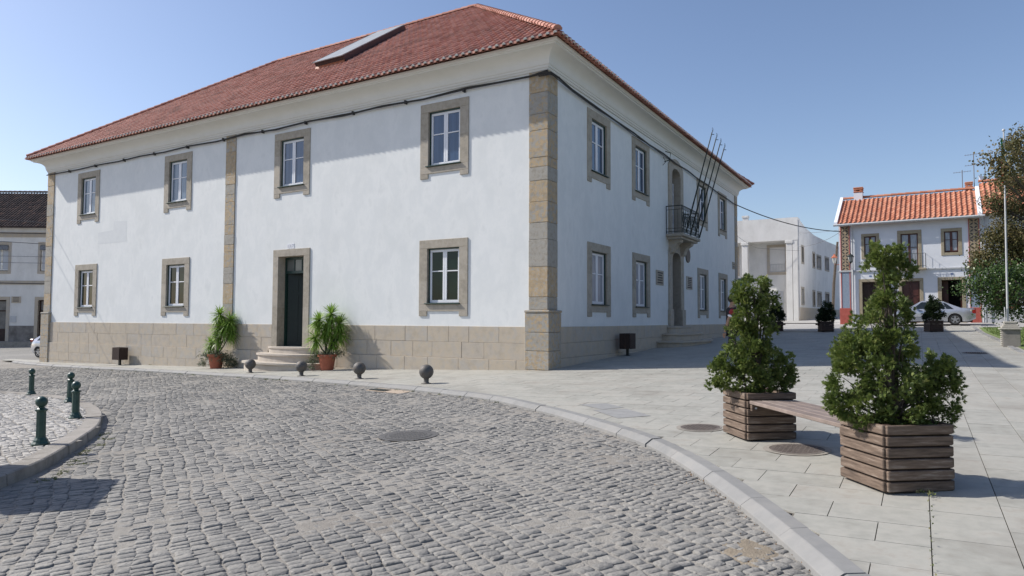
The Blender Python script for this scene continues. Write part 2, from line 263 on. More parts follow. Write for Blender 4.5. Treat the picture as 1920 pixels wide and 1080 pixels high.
def stones(rowdir, rw, sl, inside, hgt, xr, yr, seed, jit=.013, gap=.006, maxd=32):
    """rows of hand-set stones; every stone is its own little block in ONE mesh"""
    rng = np.random.default_rng(seed); a = rad(rowdir); d = np.array([math.cos(a), math.sin(a)]); nrm = np.array([-d[1], d[0]])
    cs = np.array([[x, y] for x in xr for y in yr]); ud = cs @ d; un = cs @ nrm
    rows = np.arange(un.min(), un.max(), rw); rows = rows + rng.uniform(-.02, .02, len(rows)); Vs = []; Fs = []; base = 0
    allc = []
    for ri, r in enumerate(rows):
        u = np.arange(ud.min(), ud.max(), sl) + rng.uniform(0, sl); u = u + rng.uniform(-.22, .22, len(u)) * sl
        lo = u[:-1]; hi = u[1:]; allc.append(np.stack([lo, hi, np.full(len(lo), r), np.full(len(lo), r + rw)], 1))
    A = np.concatenate(allc)
    # gentle waving of the rows
    def W(u, n): n2 = n + .05 * np.sin(u * .35 + n * .3) + .028 * np.sin(u * 1.1 + n * 1.9) + .016 * np.sin(u * 4.1 + n * 5.3) + .010 * np.sin(u * 11.0 + n * 17.0); return u[..., None] * d + n2[..., None] * nrm
    mid = W((A[:, 0] + A[:, 1]) / 2, (A[:, 2] + A[:, 3]) / 2)
    cp = np.array([9.4167, -17.7615]); rel = mid - cp; dep = rel @ np.array([-.5131, .8583]); lat = rel @ np.array([.8584, .5129])
    k = inside(mid[:, 0], mid[:, 1]) & (dep > 3.2) & (dep < maxd) & (np.abs(lat) < dep * .80 + 1.0)
    A = A[k]; n = len(A); g2 = gap / 2
    u0, u1, n0, n1 = A[:, 0] + g2, A[:, 1] - g2, A[:, 2] + g2, A[:, 3] - g2
    cu = np.stack([u0, u1, u1, u0], 1) + rng.uniform(-jit, jit, (n, 4)); cn = np.stack([n0, n0, n1, n1], 1) + rng.uniform(-jit, jit, (n, 4))
    mu = cu.mean(1, keepdims=True); mn = cn.mean(1, keepdims=True)
    # outline of 8 points: corners chopped
    def octo(cu, cn, s, cut):
        U = []; Nn = []
        for i in range(4):
            p, q, r = (i - 1) % 4, i, (i + 1) % 4
            for o in (p, r): U.append(cu[:, q] + (cu[:, o] - cu[:, q]) * cut); Nn.append(cn[:, q] + (cn[:, o] - cn[:, q]) * cut)
        U = np.stack(U, 1); Nn = np.stack(Nn, 1); return mu + (U - mu) * s, mn + (Nn - mn) * s
    h = rng.normal(0, .0034, n); tl = rng.normal(0, .027, (n, 2))
    rings = []
    for s, dz, cut in ((1.0, -.035, .10), (.985, -.0045, .11), (.93, .0008, .14)):
        U, Nn = octo(cu, cn, s, cut); P = W(U, Nn); z = g(P[..., 0], P[..., 1]) + hgt + h[:, None] + dz + tl[:, :1] * (U - mu) + tl[:, 1:] * (Nn - mn)
        if dz > -.03: z = z + rng.normal(0, .0020, z.shape)
        rings.append(np.concatenate([P, z[..., None]], -1))
    V = np.concatenate(rings, 1).reshape(-1, 3)   # 24 verts per stone
    b = (np.arange(n) * 24)[:, None]; F4 = []
    for rg in (0, 8):
        for i in range(8): F4.append(np.concatenate([b + rg + i, b + rg + (i + 1) % 8, b + rg + 8 + (i + 1) % 8, b + rg + 8 + i], 1))
    for q in ((16, 17, 18, 19), (16, 19, 20, 23), (20, 21, 22, 23)): F4.append(np.concatenate([b + j for j in q], 1))
    return V, np.concatenate(F4)
MH = (2.80, -9.70)
def in_street(x, y):
    return (y < kx(x) - .24) & ((y > ix_(x) + .12)) & (((x - MH[0]) ** 2 + (y - MH[1]) ** 2) > .47 ** 2) & ~((x > -2.6) & (x < -1.1) & (y > kx(x) - .75))
tag(mesh("cobblestones", stones(149, .132, .092, in_street, SH, (-40, 13), (-20, .5), 3), m_cobble), kind="stuff")
def in_isl(x, y): return (y < ix_(x) - .28)
tag(mesh("island_cobbles", stones(163, .10, .10, in_isl, .035, (-30, 3), (-20, -8), 5, jit=.008, gap=.008, maxd=30), m_calcada), kind="stuff")
def isl_bed():
    V, F = sheet(np.arange(-60, 3.5, .3), np.arange(-24, -8, .3), lambda x, y: g(x, y) + .028); c = V[F].mean(1); return V, F[c[:, 1] < ix_(c[:, 0]) - .12]
struct("traffic_island", isl_bed(), m_sand)

def kerb_stones(mb, line, side, width, top, bot, seglen, prof, seed):
    """stones along a polyline; side=+1: outer side is to the right of travel direction"""
    rng = random.Random(seed); d = np.concatenate([[0], np.cumsum(np.linalg.norm(np.diff(line, axis=0), axis=1))]); s = 0
    while s < d[-1] - .05:
        e = min(s + seglen * rng.uniform(.8, 1.15), d[-1]); k = 4; dz = rng.uniform(-.005, .005); off = rng.uniform(-.011, .011); vs = []
        for t in np.linspace(s + .006, e - .006, k):
            p = np.array([np.interp(t, d, line[:, 0]), np.interp(t, d, line[:, 1])]); q = np.array([np.interp(t + .05, d, line[:, 0]), np.interp(t + .05, d, line[:, 1])]); q0 = np.array([np.interp(t - .05, d, line[:, 0]), np.interp(t - .05, d, line[:, 1])])
            tv = (q - q0) / np.linalg.norm(q - q0); nv = np.array([tv[1], -tv[0]]) * side
            for o, z in prof: pp = p + nv * (o + off); vs.append((pp[0], pp[1], float(g(pp[0], pp[1])) + z + (dz if z > bot + .02 else 0)))
        n = len(prof); fs = [(i * n + j, i * n + j + 1, (i + 1) * n + j + 1, (i + 1) * n + j) for i in range(k - 1) for j in range(n - 1)]
        fs += [tuple(range(n))[::-1], tuple(range((k - 1) * n, k * n))]; mb.add(vs, fs); s = e
mb = MB(); kerb_stones(mb, KERB, 1, .2, 0, -.2, 1.0, [(0, -.14), (0, .004), (.125, .002), (.135, -.002), (.215, -.055), (.22, -.062), (.222, -.14)], 1); struct("kerb", mb, m_kerb)
mb = MB(); kerb_stones(mb, ISL, -1, .2, 0, -.2, 1.1, [(-.26, -.1), (-.26, .046), (-.02, .044), (.0, .03), (.012, -.17)], 2); struct("island_kerb", mb, m_kerb_old)

PX_, PY_ = 8.33, -12.55; dx = np.linspace(-.9, .9, 37); V, F = sheet(PX_ + dx, PY_ + dx, lambda x, y: g(x, y) + SH - .03 + .038 * np.exp(-(((x - PX_) / .30) ** 2 + ((y - PY_) / .42) ** 2) * (1 + .35 * np.sin(x * 17) * np.sin(y * 23))) + .004 * np.sin(x * 41 + y * 17))
cc = V[F].mean(1); tag(mesh("dirt_patch", (V, F[cc[:, 1] < kx(cc[:, 0]) - .23]), M("brown_sand", [(.20, .165, .12), (.29, .245, .185)], 9, .95, .6, 70)), "brown sandy dirt washed over the cobbles beside the kerb at bottom right", "dirt", kind="stuff")
# plaza: joint bed + slabs
V, F = sheet(np.arange(-33, 40.1, .25), np.arange(-24, 28.3, .5), lambda x, y: g(x, y) - .012)
cen = V[F].mean(1); k = (cen[:, 1] > kx(cen[:, 0]) + .05) & ~((cen[:, 0] > 12.2) & (cen[:, 1] > 6.6)) & ~((cen[:, 0] < -.5) & (cen[:, 1] > .3))
V2, F2 = sheet(np.arange(-33, 14, .1), np.arange(-24, .6, .1), lambda x, y: g(x, y) - .012)
c2 = V2[F2].mean(1); k2 = (c2[:, 1] > kx(c2[:, 0]) + .03)
def slabs():
    rng = random.Random(4); vs = []; fs = []
    def slab(x0, x1, y0, y1):
        gp = .0035; x0 += gp; x1 -= gp; y0 += gp; y1 -= gp
        if y1 <= kx(x1) and y1 <= kx(x0): return
        if x0 > 11.98 and y1 > 6.6: return
        if x1 < -.02 and y0 > .02: return
        if y0 < kx(x0) or y0 < kx(x1):
            X = np.linspace(x0, x1, 7); lo = [max(y0, float(kx(x)) + .004) for x in X]
            pts = [(X[i], lo[i]) for i in range(7) if lo[i] < y1]; 
            if len(pts) < 2: return
            top = [(pts[-1][0], y1), (pts[0][0], y1)]; poly = pts + top
        else: poly = [(x0, y0), (x1, y0), (x1, y1), (x0, y1)]
        b = len(vs); dz = rng.uniform(-.0015, .0015)
        for x, y in poly: vs.append((x, y, float(g(x, y)) + dz))
        for x, y in poly: vs.append((x, y, float(g(x, y)) - .03))
        n = len(poly); fs.append(tuple(range(b, b + n))); fs.extend([(b + i, b + i + n, b + (i + 1) % n + n, b + (i + 1) % n) for i in range(n)])
    for j in range(-52, 86):
        y0 = -10.86 + .47 * j
        if y0 > 28: break
        off = 8.40 + (.355 if j % 2 == 0 else 0)
        i = -60
        while True:
            x0 = off + .71 * i; x1 = x0 + .71; i += 1
            if x0 >= 9.45: break
            if x1 < -33: continue
            slab(x0, min(x1, 9.45), y0, y0 + .47)
    for i in range(0, 60):
        x0 = 9.45 + .485 * i; off = -11.32 + (.36 if i % 2 else 0)
        for j in range(-16, 56): slab(x0, x0 + .485, off + .72 * j, off + .72 * (j + 1))
    return vs, fs
vs, fs = slabs(); struct("plaza", (np.array(vs), fs), m_slab)
struct("plaza_bed", (V, F[k & (cen[:, 0] > 9)]), m_joint); struct("pavement_bed", (V2, F2[k2]), m_joint)
mb = MB(); [mb.add([(x, y, float(g(x, y)) + .004) for x, y in P], [(0, 1, 2, 3)]) for P in (((4.62, -7.05), (5.35, -7.75), (5.75, -7.35), (5.1, -6.75)), ((4.1, -6.5), (4.75, -6.95), (5.0, -6.6), (4.5, -6.2)))]; struct('cement_patch', mb, M('grey_cement', [(.235, .235, .23), (.29, .29, .285)], 7, .9, .2, 60))
V, F = sheet(np.arange(-3, 12.3, .5), np.arange(0, 28.3, .5), lambda x, y: g(x, y) - .014); struct("plaza_bed_side", (V, F), m_joint)
# far road and side road in front of the houses
V, F = sheet(np.arange(-20, 60, 1), np.arange(28.2, 60, .5), lambda x, y: g(x, y) - .03); struct("road", (V, F), m_road)
mb = MB(); kerb_stones(mb, np.array([(12.0, 27.6), (12.0, 14), (11.98, 6.7), (14, 6.6), (40, 6.6)]), -1, .1, 0, 0, 1.0, [(-.0, -.1), (-.0, .05), (-.14, .05), (-.14, -.1)], 3); struct("lawn_kerb", mb, m_kerb)
V, F = sheet(np.arange(12.14, 40, .5), np.arange(6.7, 27.7, .5), lambda x, y: g(x, y) + .02); struct("lawn", (V, F), m_lawn)

# ================================================================== facades
def facade_T(O, ang):
    """u along the wall, d out of the wall, z up. O = wall foot at u=0, ang = direction of u; outside is to the right of u"""
    a = rad(ang); U = (math.cos(a), math.sin(a)); D = (U[1], -U[0])
    return lambda u, d, z: (O[0] + U[0] * u + D[0] * d, O[1] + U[1] * u + D[1] * d, z)
def wall_holes(mb, u0, u1, z0, z1, holes, d=0.0, thick=.4):
    """flat wall with rectangular openings (u0,u1,z0,z1), with reveals"""
    us = sorted({u0, u1, *[h[0] for h in holes], *[h[1] for h in holes]}); zs = sorted({z0, z1, *[h[2] for h in holes], *[h[3] for h in holes]})
    us = [u for u in us if u0 <= u <= u1]; zs = [z for z in zs if z0 <= z <= z1]
    for a, b in zip(us[:-1], us[1:]):
        for c, e in zip(zs[:-1], zs[1:]):
            mu, mz = (a + b) / 2, (c + e) / 2
            if any(h[0] < mu < h[1] and h[2] < mz < h[3] for h in holes): continue
            mb.add([(a, d, c), (b, d, c), (b, d, e), (a, d, e)], [(0, 1, 2, 3)])
    for a, b, c, e in holes:
        q = [(a, c), (b, c), (b, e), (a, e)]
        for i in range(4):
            p, r = q[i], q[(i + 1) % 4]; mb.add([(p[0], d, p[1]), (r[0], d, r[1]), (r[0], d - thick, r[1]), (p[0], d - thick, p[1])], [(0, 3, 2, 1)])
def poly_blocks(mb, parts, d0, d1, c=.006):
    for a, b, z0, z1 in parts: mb.box(a, b, d0, d1, z0, z1, c)
def casement(T, par, cu, w, z0, z1, pane_mat, cw=.082, d=-.10, name='window', box=True, mat=None, paneid=None, muntin=.40, leaves=2, openleaf=False):
    """two-leaf window: white leaves, dark green outer box, sill board, panes"""
    a, b = cu - w / 2, cu + w / 2; fr = MB(T); bx = .04 if box else 0
    ia, ib, iz0, iz1 = a + bx, b - bx, z0 + .05, z1 - bx
    fr.box(ia, ib, d - .02, d + .02, iz0, iz0 + cw * 1.1, .006); fr.box(ia, ib, d - .02, d + .02, iz1 - cw, iz1, .006)
    zz0, zz1 = iz0 + cw * 1.1, iz1 - cw
    lw = (ib - ia) / leaves
    for i in range(leaves):
        la, lb = ia + i * lw, ia + (i + 1) * lw
        fr.box(la + .002, la + cw, d - .02, d + .022, zz0 + .001, zz1 - .001, .006); fr.box(lb - cw, lb - .002, d - .02, d + .022, zz0 + .001, zz1 - .001, .006)
        zm = zz1 - (zz1 - zz0) * muntin; fr.box(la + cw, lb - cw, d - .015, d + .018, zm - .018, zm + .018, .004)
    o = mesh(name, fr, mat or m_white, par)
    if box:
        gb = MB(T); gb.box(a + .002, a + bx, d - .04, d + .05, z0 + .03, z1 - .002); gb.box(b - bx, b - .002, d - .04, d + .07, z0 + .03, z1 - .002); gb.box(a + bx, b - bx, d - .04, d + .07, z1 - bx, z1 - .002)
        mesh('outer_frame', gb, m_green, o)
    pn = MB(T); pn.box(ia + .01, ib - .01, d - .012, d - .004, iz0 + .02, iz1 - .02); mesh('pane', pn, pane_mat, o)
    rm = MB(T); rm.box(a + .002, b - .002, d - .10, d - .06, z0 + .002, z1 - .002); mesh('backing', rm, m_black, o)
    return o
def stone_window(T, par, cu, zt, zb, pane_mat, W=1.94, w=1.28, top=.28, lower=.40, leg=.16, sill_mat=None):
    """zt top of the stone lintel, zb bottom of the stone legs"""
    a, b = cu - W / 2, cu + W / 2; ja, jb = cu - w / 2, cu + w / 2; z1 = zt - top; z0 = zb + leg + lower - .05
    o = casement(T, par, cu, w, z0, z1, pane_mat)
    st = MB(T); st.box(a, b, -.30, .035, z1, zt, .008); zm = z0 + (z1 - z0) * random.uniform(.35, .7)
    for x0, x1 in ((a, ja), (jb, b)):
        st.box(x0, x1, -.30, .035, z0 + .002, zm, .006); st.box(x0, x1, -.30, .0345, zm, z1 - .001, .006)
    st.box(a, b, -.30, .036, zb + leg, z0, .008)
    for x0, x1 in ((a, a + .33), (b - .33, b)): st.box(x0 + .001, x1, -.02, .034, zb, zb + leg - .001, .008)
    mesh('stone_frame', st, m_frame_stone, o)
    sl = MB(T); sl.box(ja - .07, jb + .05, -.08, .10, z0 + .003, z0 + .035, .006); mesh('sill', sl, m_green, o)
    return o, (ja - .03, jb + .03, z0 - .05, z1 + .03)

def tiles(mb, O, U, Sv, width, length, inside, pu=.245, ps=.37, amp=.05, lip=.03, rng=None):
    """clay tiles, every tile a piece of its own; O eave corner, U along the eave, Sv up the slope"""
    O = np.array(O, float); U = np.array(U, float); Sv = np.array(Sv, float); N = np.cross(U, Sv); N /= np.linalg.norm(N)
    if N[2] < 0: N = -N
    prof = [(0, .0), (.12, -.008), (.36, -.008), (.48, .006), (.56, .6 * amp), (.66, .93 * amp), (.75, amp), (.84, .93 * amp), (.94, .6 * amp), (1.0, .006)]
    nu = int(width / pu); ns = int(math.ceil(length / ps)); rng = rng or random.Random(1); k = len(prof)
    for j in range(ns):
        for i in range(nu):
            if not inside((i + .5) * pu, (j + .5) * ps): continue
            b = len(mb.v); du = rng.uniform(-.006, .006); dn = rng.uniform(-.004, .004); s0 = j * ps - .02 + rng.uniform(-.008, .008); s1 = (j + 1) * ps + .01
            for p, h in prof: mb.v.append(tuple(O + U * ((i + p) * pu + du) + Sv * s0 + N * (h - .012)))
            for p, h in prof: mb.v.append(tuple(O + U * ((i + p) * pu + du) + Sv * s0 + N * (h + lip + dn)))
            for p, h in prof: mb.v.append(tuple(O + U * ((i + p) * pu + du) + Sv * s1 + N * (h + dn)))
            for q in (0, k):
                for c in range(k - 1): mb.f.append((b + q + c, b + q + c + 1, b + q + k + c + 1, b + q + k + c))
def ridge(mb, A, B, r=.13, seg=.36, lift=.03):
    A = Vector(A); B = Vector(B); L = (B - A).length; d = (B - A) / L; side = d.cross(Vector((0, 0, 1))).normalized(); up = side.cross(d); n = max(1, int(L / seg))
    for i in range(n):
        vs = []; fs = []; k = 7
        for t, rr in ((i * L / n - .04, r * 1.12), ((i + 1) * L / n, r * .9)):
            for q in range(k): a = PI * q / (k - 1); vs.append(A + d * t + side * math.cos(a) * rr + up * (math.sin(a) * rr + lift))
        fs = [(q, q + 1, k + q + 1, k + q) for q in range(k - 1)] + [tuple(range(k))]; mb.add(vs, fs)
def cable(name, label, pts, r, mat=None, group=None, sag=0.0, parent=None):
    P = []
    for a, b in zip(pts[:-1], pts[1:]):
        L = (Vector(b) - Vector(a)).length; n = max(2, int(L / .6))
        for i in range(n): t = i / n; p = Vector(a).lerp(Vector(b), t); p.z -= 4 * sag * t * (1 - t) * L; P.append(p)
    P.append(Vector(pts[-1])); mb = MB(); mb.tube(P, r, 6); o = mesh(name, mb, mat or m_cable, parent)
    if not parent: tag(o, label, "cable", group)
    return o

# ================================================================== MAIN BUILDING
hall = thing("civic_building", "large white two-storey corner building with granite window surrounds and red tiled hip roof", "building", (0, 0, 0))
TA = facade_T((-29.1, 0), 0); TB = facade_T((0, 0), 90)
XA = lambda x: x + 29.1
holesA, holesB = [], []
random.seed(11)
for i, x in enumerate((-25.25, -18.08, -10.95, -3.79)):
    o, h = stone_window(TA, hall, XA(x), 8.60, 6.10, (m_curtain, m_curtain, m_pane_sky, m_pane_sky)[i], lower=.27); holesA.append(h)
for x in (-25.25, -18.08, -3.79):
    o, h = stone_window(TA, hall, XA(x), 4.07, 1.58, m_pane_dark, lower=.27); holesA.append(h)
for y in (3.8, 7.92, 16.82, 20.92):
    o, h = stone_window(TB, hall, y, 8.58, 6.10, m_pane_sky, lower=.27); holesB.append(h)
    o, h = stone_window(TB, hall, y, 4.07, 1.58, m_pane_white, lower=.27); holesB.append(h)
# door of the sunlit side
DA = (XA(-11.58), XA(-10.2), .43, 3.83); holesA.append((DA[0] - .03, DA[1] + .03, DA[2] - .6, DA[3] + .03))
dA = MB(TA); a, b, z0, z1 = DA
dA.box(a + .002, b - .002, -.40, -.30, z1 - .10, z1 - .002); dA.box(a + .002, a + .07, -.40, -.30, z0, z1 - .1); dA.box(b - .07, b - .002, -.40, -.30, z0, z1 - .1); dA.box(a + .07, b - .07, -.40, -.31, 3.20, 3.30)
for k in (1, 2): dA.box(a + .07 + k * .413 - .022, a + .07 + k * .413 + .022, -.38, -.32, 3.30, z1 - .1)
door = mesh("door", dA, m_green, hall)
pn = MB(TA); pn.box(a + .07, b - .07, -.36, -.345, 3.30, z1 - .1); mesh("pane", pn, M("pane_grey", [(.10, .11, .10), (.15, .16, .15)], 2, .1), door)
lf = MB(TA)   # leaf swung inwards
ang = rad(32); lx = lambda t, q: (a + .08 + t * math.cos(ang) + q * math.sin(ang), -.40 - t * math.sin(ang) + q * math.cos(ang))
def leafbox(t0, t1, q0, q1, za, zb):
    P = [lx(t0, q0), lx(t1, q0), lx(t1, q1), lx(t0, q1)]; lf.add([(p[0], p[1], za) for p in P] + [(p[0], p[1], zb) for p in P], [(0, 1, 2, 3), (4, 5, 6, 7), (0, 1, 5, 4), (1, 2, 6, 5), (2, 3, 7, 6), (3, 0, 4, 7)])
leafbox(0, .9, -.02, .02, z0, 3.19)
for q in ((.08, .40), (.50, .82)):
    for zz in ((z0 + .15, z0 + .9), (z0 + 1.05, z0 + 1.95), (z0 + 2.1, z0 + 2.65)): leafbox(q[0], q[1], .02, .035, zz[0], zz[1])
mesh("door_leaf", lf, M('door_leaf_shaded_green', [(.003, .010, .008), (.006, .016, .013)], 5, .5), door)  # green paint darkened to imitate the shade inside the doorway
rm = MB(TA); rm.box(a - .3, b + .8, -3.0, -2.9, z0, z1 + .2); rm.box(b + .10, b + .2, -2.9, -.42, z0, z1); rm.box(a - .3, b + .2, -2.9, -.42, z1 + .05, z1 + .1); rm.box(a - .4, a - .3, -2.9, -.42, z0, z1); rm.box(a - .3, b + .2, -2.9, -.02, z0 - .1, z0 - .004)
mesh("entrance_hall", rm, M("interior_wall", [(.35, .35, .33), (.4, .4, .38)], 2, .9), door)
sf = MB(TA); sf.box(a - .29, b + .31, -.34, .04, z1, z1 + .27, .008)
for x0, x1 in ((a - .29, a), (b, b + .31)): sf.box(x0, x1, -.40, .04, 1.9, z1 - .001, .006); sf.box(x0, x1, -.40, .041, z0 - .35, 1.9, .006)
mesh("stone_frame", sf, m_frame_stone, door)
# plaster
wl = MB(TA); wall_holes(wl, 0.02, 29.08, 1.2, 9.3, holesA)
wl.T = TB; wall_holes(wl, 0.02, 24.38, 1.2, 9.3, holesB + [(11.62, 13.08, 5.2, 8.32), (11.62, 13.08, 1.2, 4.52)])
wl.T = None
wl.add([(-29.1, 0, -1.5), (-29.1, 15.8, -1.5), (-29.1, 15.8, 9.3), (-29.1, 0, 9.3), (-15.8, 15.8, -1.5), (-15.8, 15.8, 9.3), (-15.8, 24.4, -1.5), (-15.8, 24.4, 9.3), (0, 24.4, -1.5), (0, 24.4, 9.3)], [(0, 3, 2, 1), (1, 2, 5, 4), (4, 5, 7, 6), (6, 7, 9, 8)])
mesh("wall", wl, m_plaster, hall)
mb = MB(TA); mb.add([(XA(-24.3), .0025, 5.0), (XA(-21.9), .0025, 5.0), (XA(-21.9), .0025, 5.95), (XA(-23.0), .0025, 6.0), (XA(-23.0), .0025, 5.6), (XA(-24.3), .0025, 5.55)], [(0, 1, 2, 3, 4, 5)]); mesh('repainted_patch', mb, M('patch_white', [(.63, .65, .655), (.68, .70, .70)], 3, .85, .2, 9), hall)
# plinth of ashlar
pl = MB(TA); rr = random.Random(5)
def ashlar(T, u0, u1, gaps, courses):
    pl.T = T
    for z0, z1, dd in courses:
        u = u0
        while u < u1 - .05:
            e = min(u + rr.uniform(.75, 1.35), u1)
            if u1 - e < .3: e = u1
            segs = [(u, e)]
            for ga, gb in gaps:
                segs = [s for a_, b_ in segs for s in ((a_, min(b_, ga)), (max(a_, gb), b_)) if s[1] - s[0] > .03]
            for a_, b_ in segs: pl.box(a_ + .003, b_ - .003, -.10, dd + rr.uniform(-.003, .003), z0 + .002, z1 - .002, .007)
            u = e
cs = [(.76, 1.262, .035), (.25, .76, .035), (-.22, .25, .085), (-.62, -.22, .086), (-1.1, -.62, .086)]
ashlar(TA, .5, 28.5, [(XA(-11.87), XA(-9.89))], cs[:2]); ashlar(TA, .5, 28.5, [(XA(-12.0), XA(-9.6))], cs[2:3]); ashlar(TA, .5, 28.5, [], cs[3:])
mesh("plinth", pl, m_plinth, hall); pl = MB()
ashlar(TB, .6, 23.9, [(11.2, 13.5)], [(.76, 1.262, .035), (.30, .76, .036), (-.3, .30, .085)]); mesh("plinth", pl, m_plinth, hall)
# pilasters of squared granite
def pilaster(boxes, cap, base, z0=1.76, z1=8.93, seed=1):
    r = random.Random(seed); mb = MB(); z = z0
    while z < z1 - .05:
        h = r.choice((.28, .38, .5, .62, .9)) * r.uniform(.9, 1.1); e = min(z + h, z1)
        if z1 - e < .2: e = z1
        j = r.uniform(-.004, .004)
        x0, x1, y0, y1 = boxes; mb.box(x0 - j, x1 + j, y0 - j, y1 + j, z + .003, e - .002, .012); z = e
    if base:
        x0, x1, y0, y1 = base; zz = -1.1
        for e in (-.55, .0, .55, 1.1, 1.68): mb.box(x0, x1, y0, y1, zz + .003, e - .002, .014); zz = e
        mb.box(x0 - .02, x1 + .02, y0 - .02, y1 + .02, 1.682, 1.758, .02)
    return mesh("corner_pilaster" if base else "pilaster", mb, m_stone, hall)
pilaster((-.60, .045, -.045, .60), None, (-.68, .13, -.13, .68), seed=3)
pilaster((-29.14, -28.5, -.045, .5), None, (-29.2, -28.42, -.13, .5), seed=4)
pilaster((-14.84, -14.23, -.04, .3), None, None, z0=1.2, seed=5)
pilaster((-.4, .045, 23.86, 24.44), None, (-.4, .12, 23.78, 24.5), seed=6)
# cornice swept round the plan
PLAN = [(-29.1, 0, -1, -1), (0, 0, 1, -1), (0, 24.4, 1, 1), (-15.8, 24.4, -1, 1), (-15.8, 15.8, -1, 1), (-29.1, 15.8, -1, 1)]
prof = [(-.1, 8.92), (.05, 8.93), (.06, 8.96), (.06, 8.99), (.085, 9.0), (.09, 9.06), (.115, 9.08), (.125, 9.13)] + [(.13 + .40 * (1 - math.cos(t)), 9.16 + .30 * math.sin(t)) for t in [k * PI / 2 / 9 for k in range(10)]] + [(.545, 9.465), (.55, 9.50), (.60, 9.505), (.62, 9.52), (.63, 9.60), (.2, 9.62)]
cn = MB(); n = len(prof)
vs = [(x + sx * o, y + sy * o, z) for x, y, sx, sy in PLAN for o, z in prof]
cn.add(vs, [(i * n + j, i * n + j + 1, ((i + 1) % 6) * n + j + 1, ((i + 1) % 6) * n + j) for i in range(6) for j in range(n - 1)])
mesh("cornice", cn, m_cornice, hall)
# roof
OV, ZE, PT = .78, 9.64, .72; cs_, sn_ = 1 / math.hypot(1, PT), PT / math.hypot(1, PT); RUN = 7.9 + OV
rf = MB()
WA = 29.1 + 2 * OV; tiles(rf, (-29.1 - OV, -OV, ZE), (1, 0, 0), (0, cs_, sn_), WA, RUN / cs_, lambda u, s: s * cs_ < RUN - .1 and s * cs_ < u + .1 and s * cs_ < WA - u + .1, rng=random.Random(2))
WB = 24.4 + 2 * OV; tiles(rf, (OV, -OV, ZE), (0, 1, 0), (-cs_, 0, sn_), WB, RUN / cs_, lambda u, s: s * cs_ < RUN - .1 and s * cs_ < u + .1 and s * cs_ < WB - u + .1, rng=random.Random(3))
zb, zr = ZE - .06, ZE + RUN * PT - .06
E_ = [(-29.1 - OV, -OV, zb), (OV, -OV, zb), (OV, 24.4 + OV, zb), (-15.8 - OV, 24.4 + OV, zb), (-15.8 - OV, 15.8 + OV, zb), (-29.1 - OV, 15.8 + OV, zb), (-29.1 - OV + RUN, 7.9, zr), (-7.9, 7.9, zr), (-7.9, 24.4 + OV - RUN, zr)]
E_[6] = (-29.1 + 7.9, 7.9, zr)
rf.add(E_, [(0, 1, 7, 6), (1, 2, 8, 7), (2, 3, 8), (3, 4, 7, 8), (4, 5, 6, 7), (5, 0, 6)])
roof = mesh("roof", rf, m_tile, hall)
rd = MB(); up = .06; R0, R1, R2 = [(p[0], p[1], p[2] + up) for p in E_[6:9]]
ridge(rd, R0, R1); ridge(rd, (OV - .12, -OV + .12, ZE + .10), R1); ridge(rd, (-29.1 - OV + .1, -OV + .1, ZE + .08), R0); ridge(rd, R2, R1); ridge(rd, (OV, 24.4 + OV, ZE + .08), R2)
mesh("ridge_tiles", rd, M("ridge_tile", [(.30, .12, .085), (.42, .19, .14), (.50, .27, .21)], 3, .8, .1, 60, island=.6), roof)
ev = MB(); un = MB()
for (O, U, Sv, W) in (((-29.1 - OV, -OV, ZE), (1, 0, 0), (0, cs_, sn_), WA), ((OV, -OV, ZE), (0, 1, 0), (-cs_, 0, sn_), WB)):
    O = Vector(O); U = Vector(U); Sv = Vector(Sv); N = U.cross(Sv); N = N if N.z > 0 else -N
    for i in range(int(W / .245)):
        c = O + U * ((i + .75) * .245) + Sv * -.045
        ring = [c + U * math.cos(t) * .062 + N * (math.sin(t) * .058 + .012) for t in [PI * q / 6 for q in range(7)]]
        ev.add([tuple(p) for p in ring] + [tuple(p + Sv * .05) for p in ring], [tuple(range(7))] + [(q, q + 1, q + 8, q + 7) for q in range(6)])
        c2 = O + U * ((i + .25) * .245); H = Vector((Sv.x, Sv.y, .25)).normalized()
        for sgn, s0 in ((0, -.035),):
            P = [c2 + U * math.cos(PI + t) * .085 + Vector((0, 0, 1)) * (math.sin(PI + t) * .06 + .005) for t in [PI * q / 6 for q in range(7)]]
            un.add([tuple(p + H * s0) for p in P] + [tuple(p + H * .3) for p in P] + [tuple(p + H * s0 + Vector((0, 0, .016))) for p in P], [(q, q + 1, q + 8, q + 7) for q in range(6)] + [(q, q + 1, q + 15, q + 14) for q in range(6)] + [tuple(range(14, 21))])
mesh("eave_mortar", ev, m_mortar, roof); mesh("eave_pan_tiles", un, m_tile, roof)
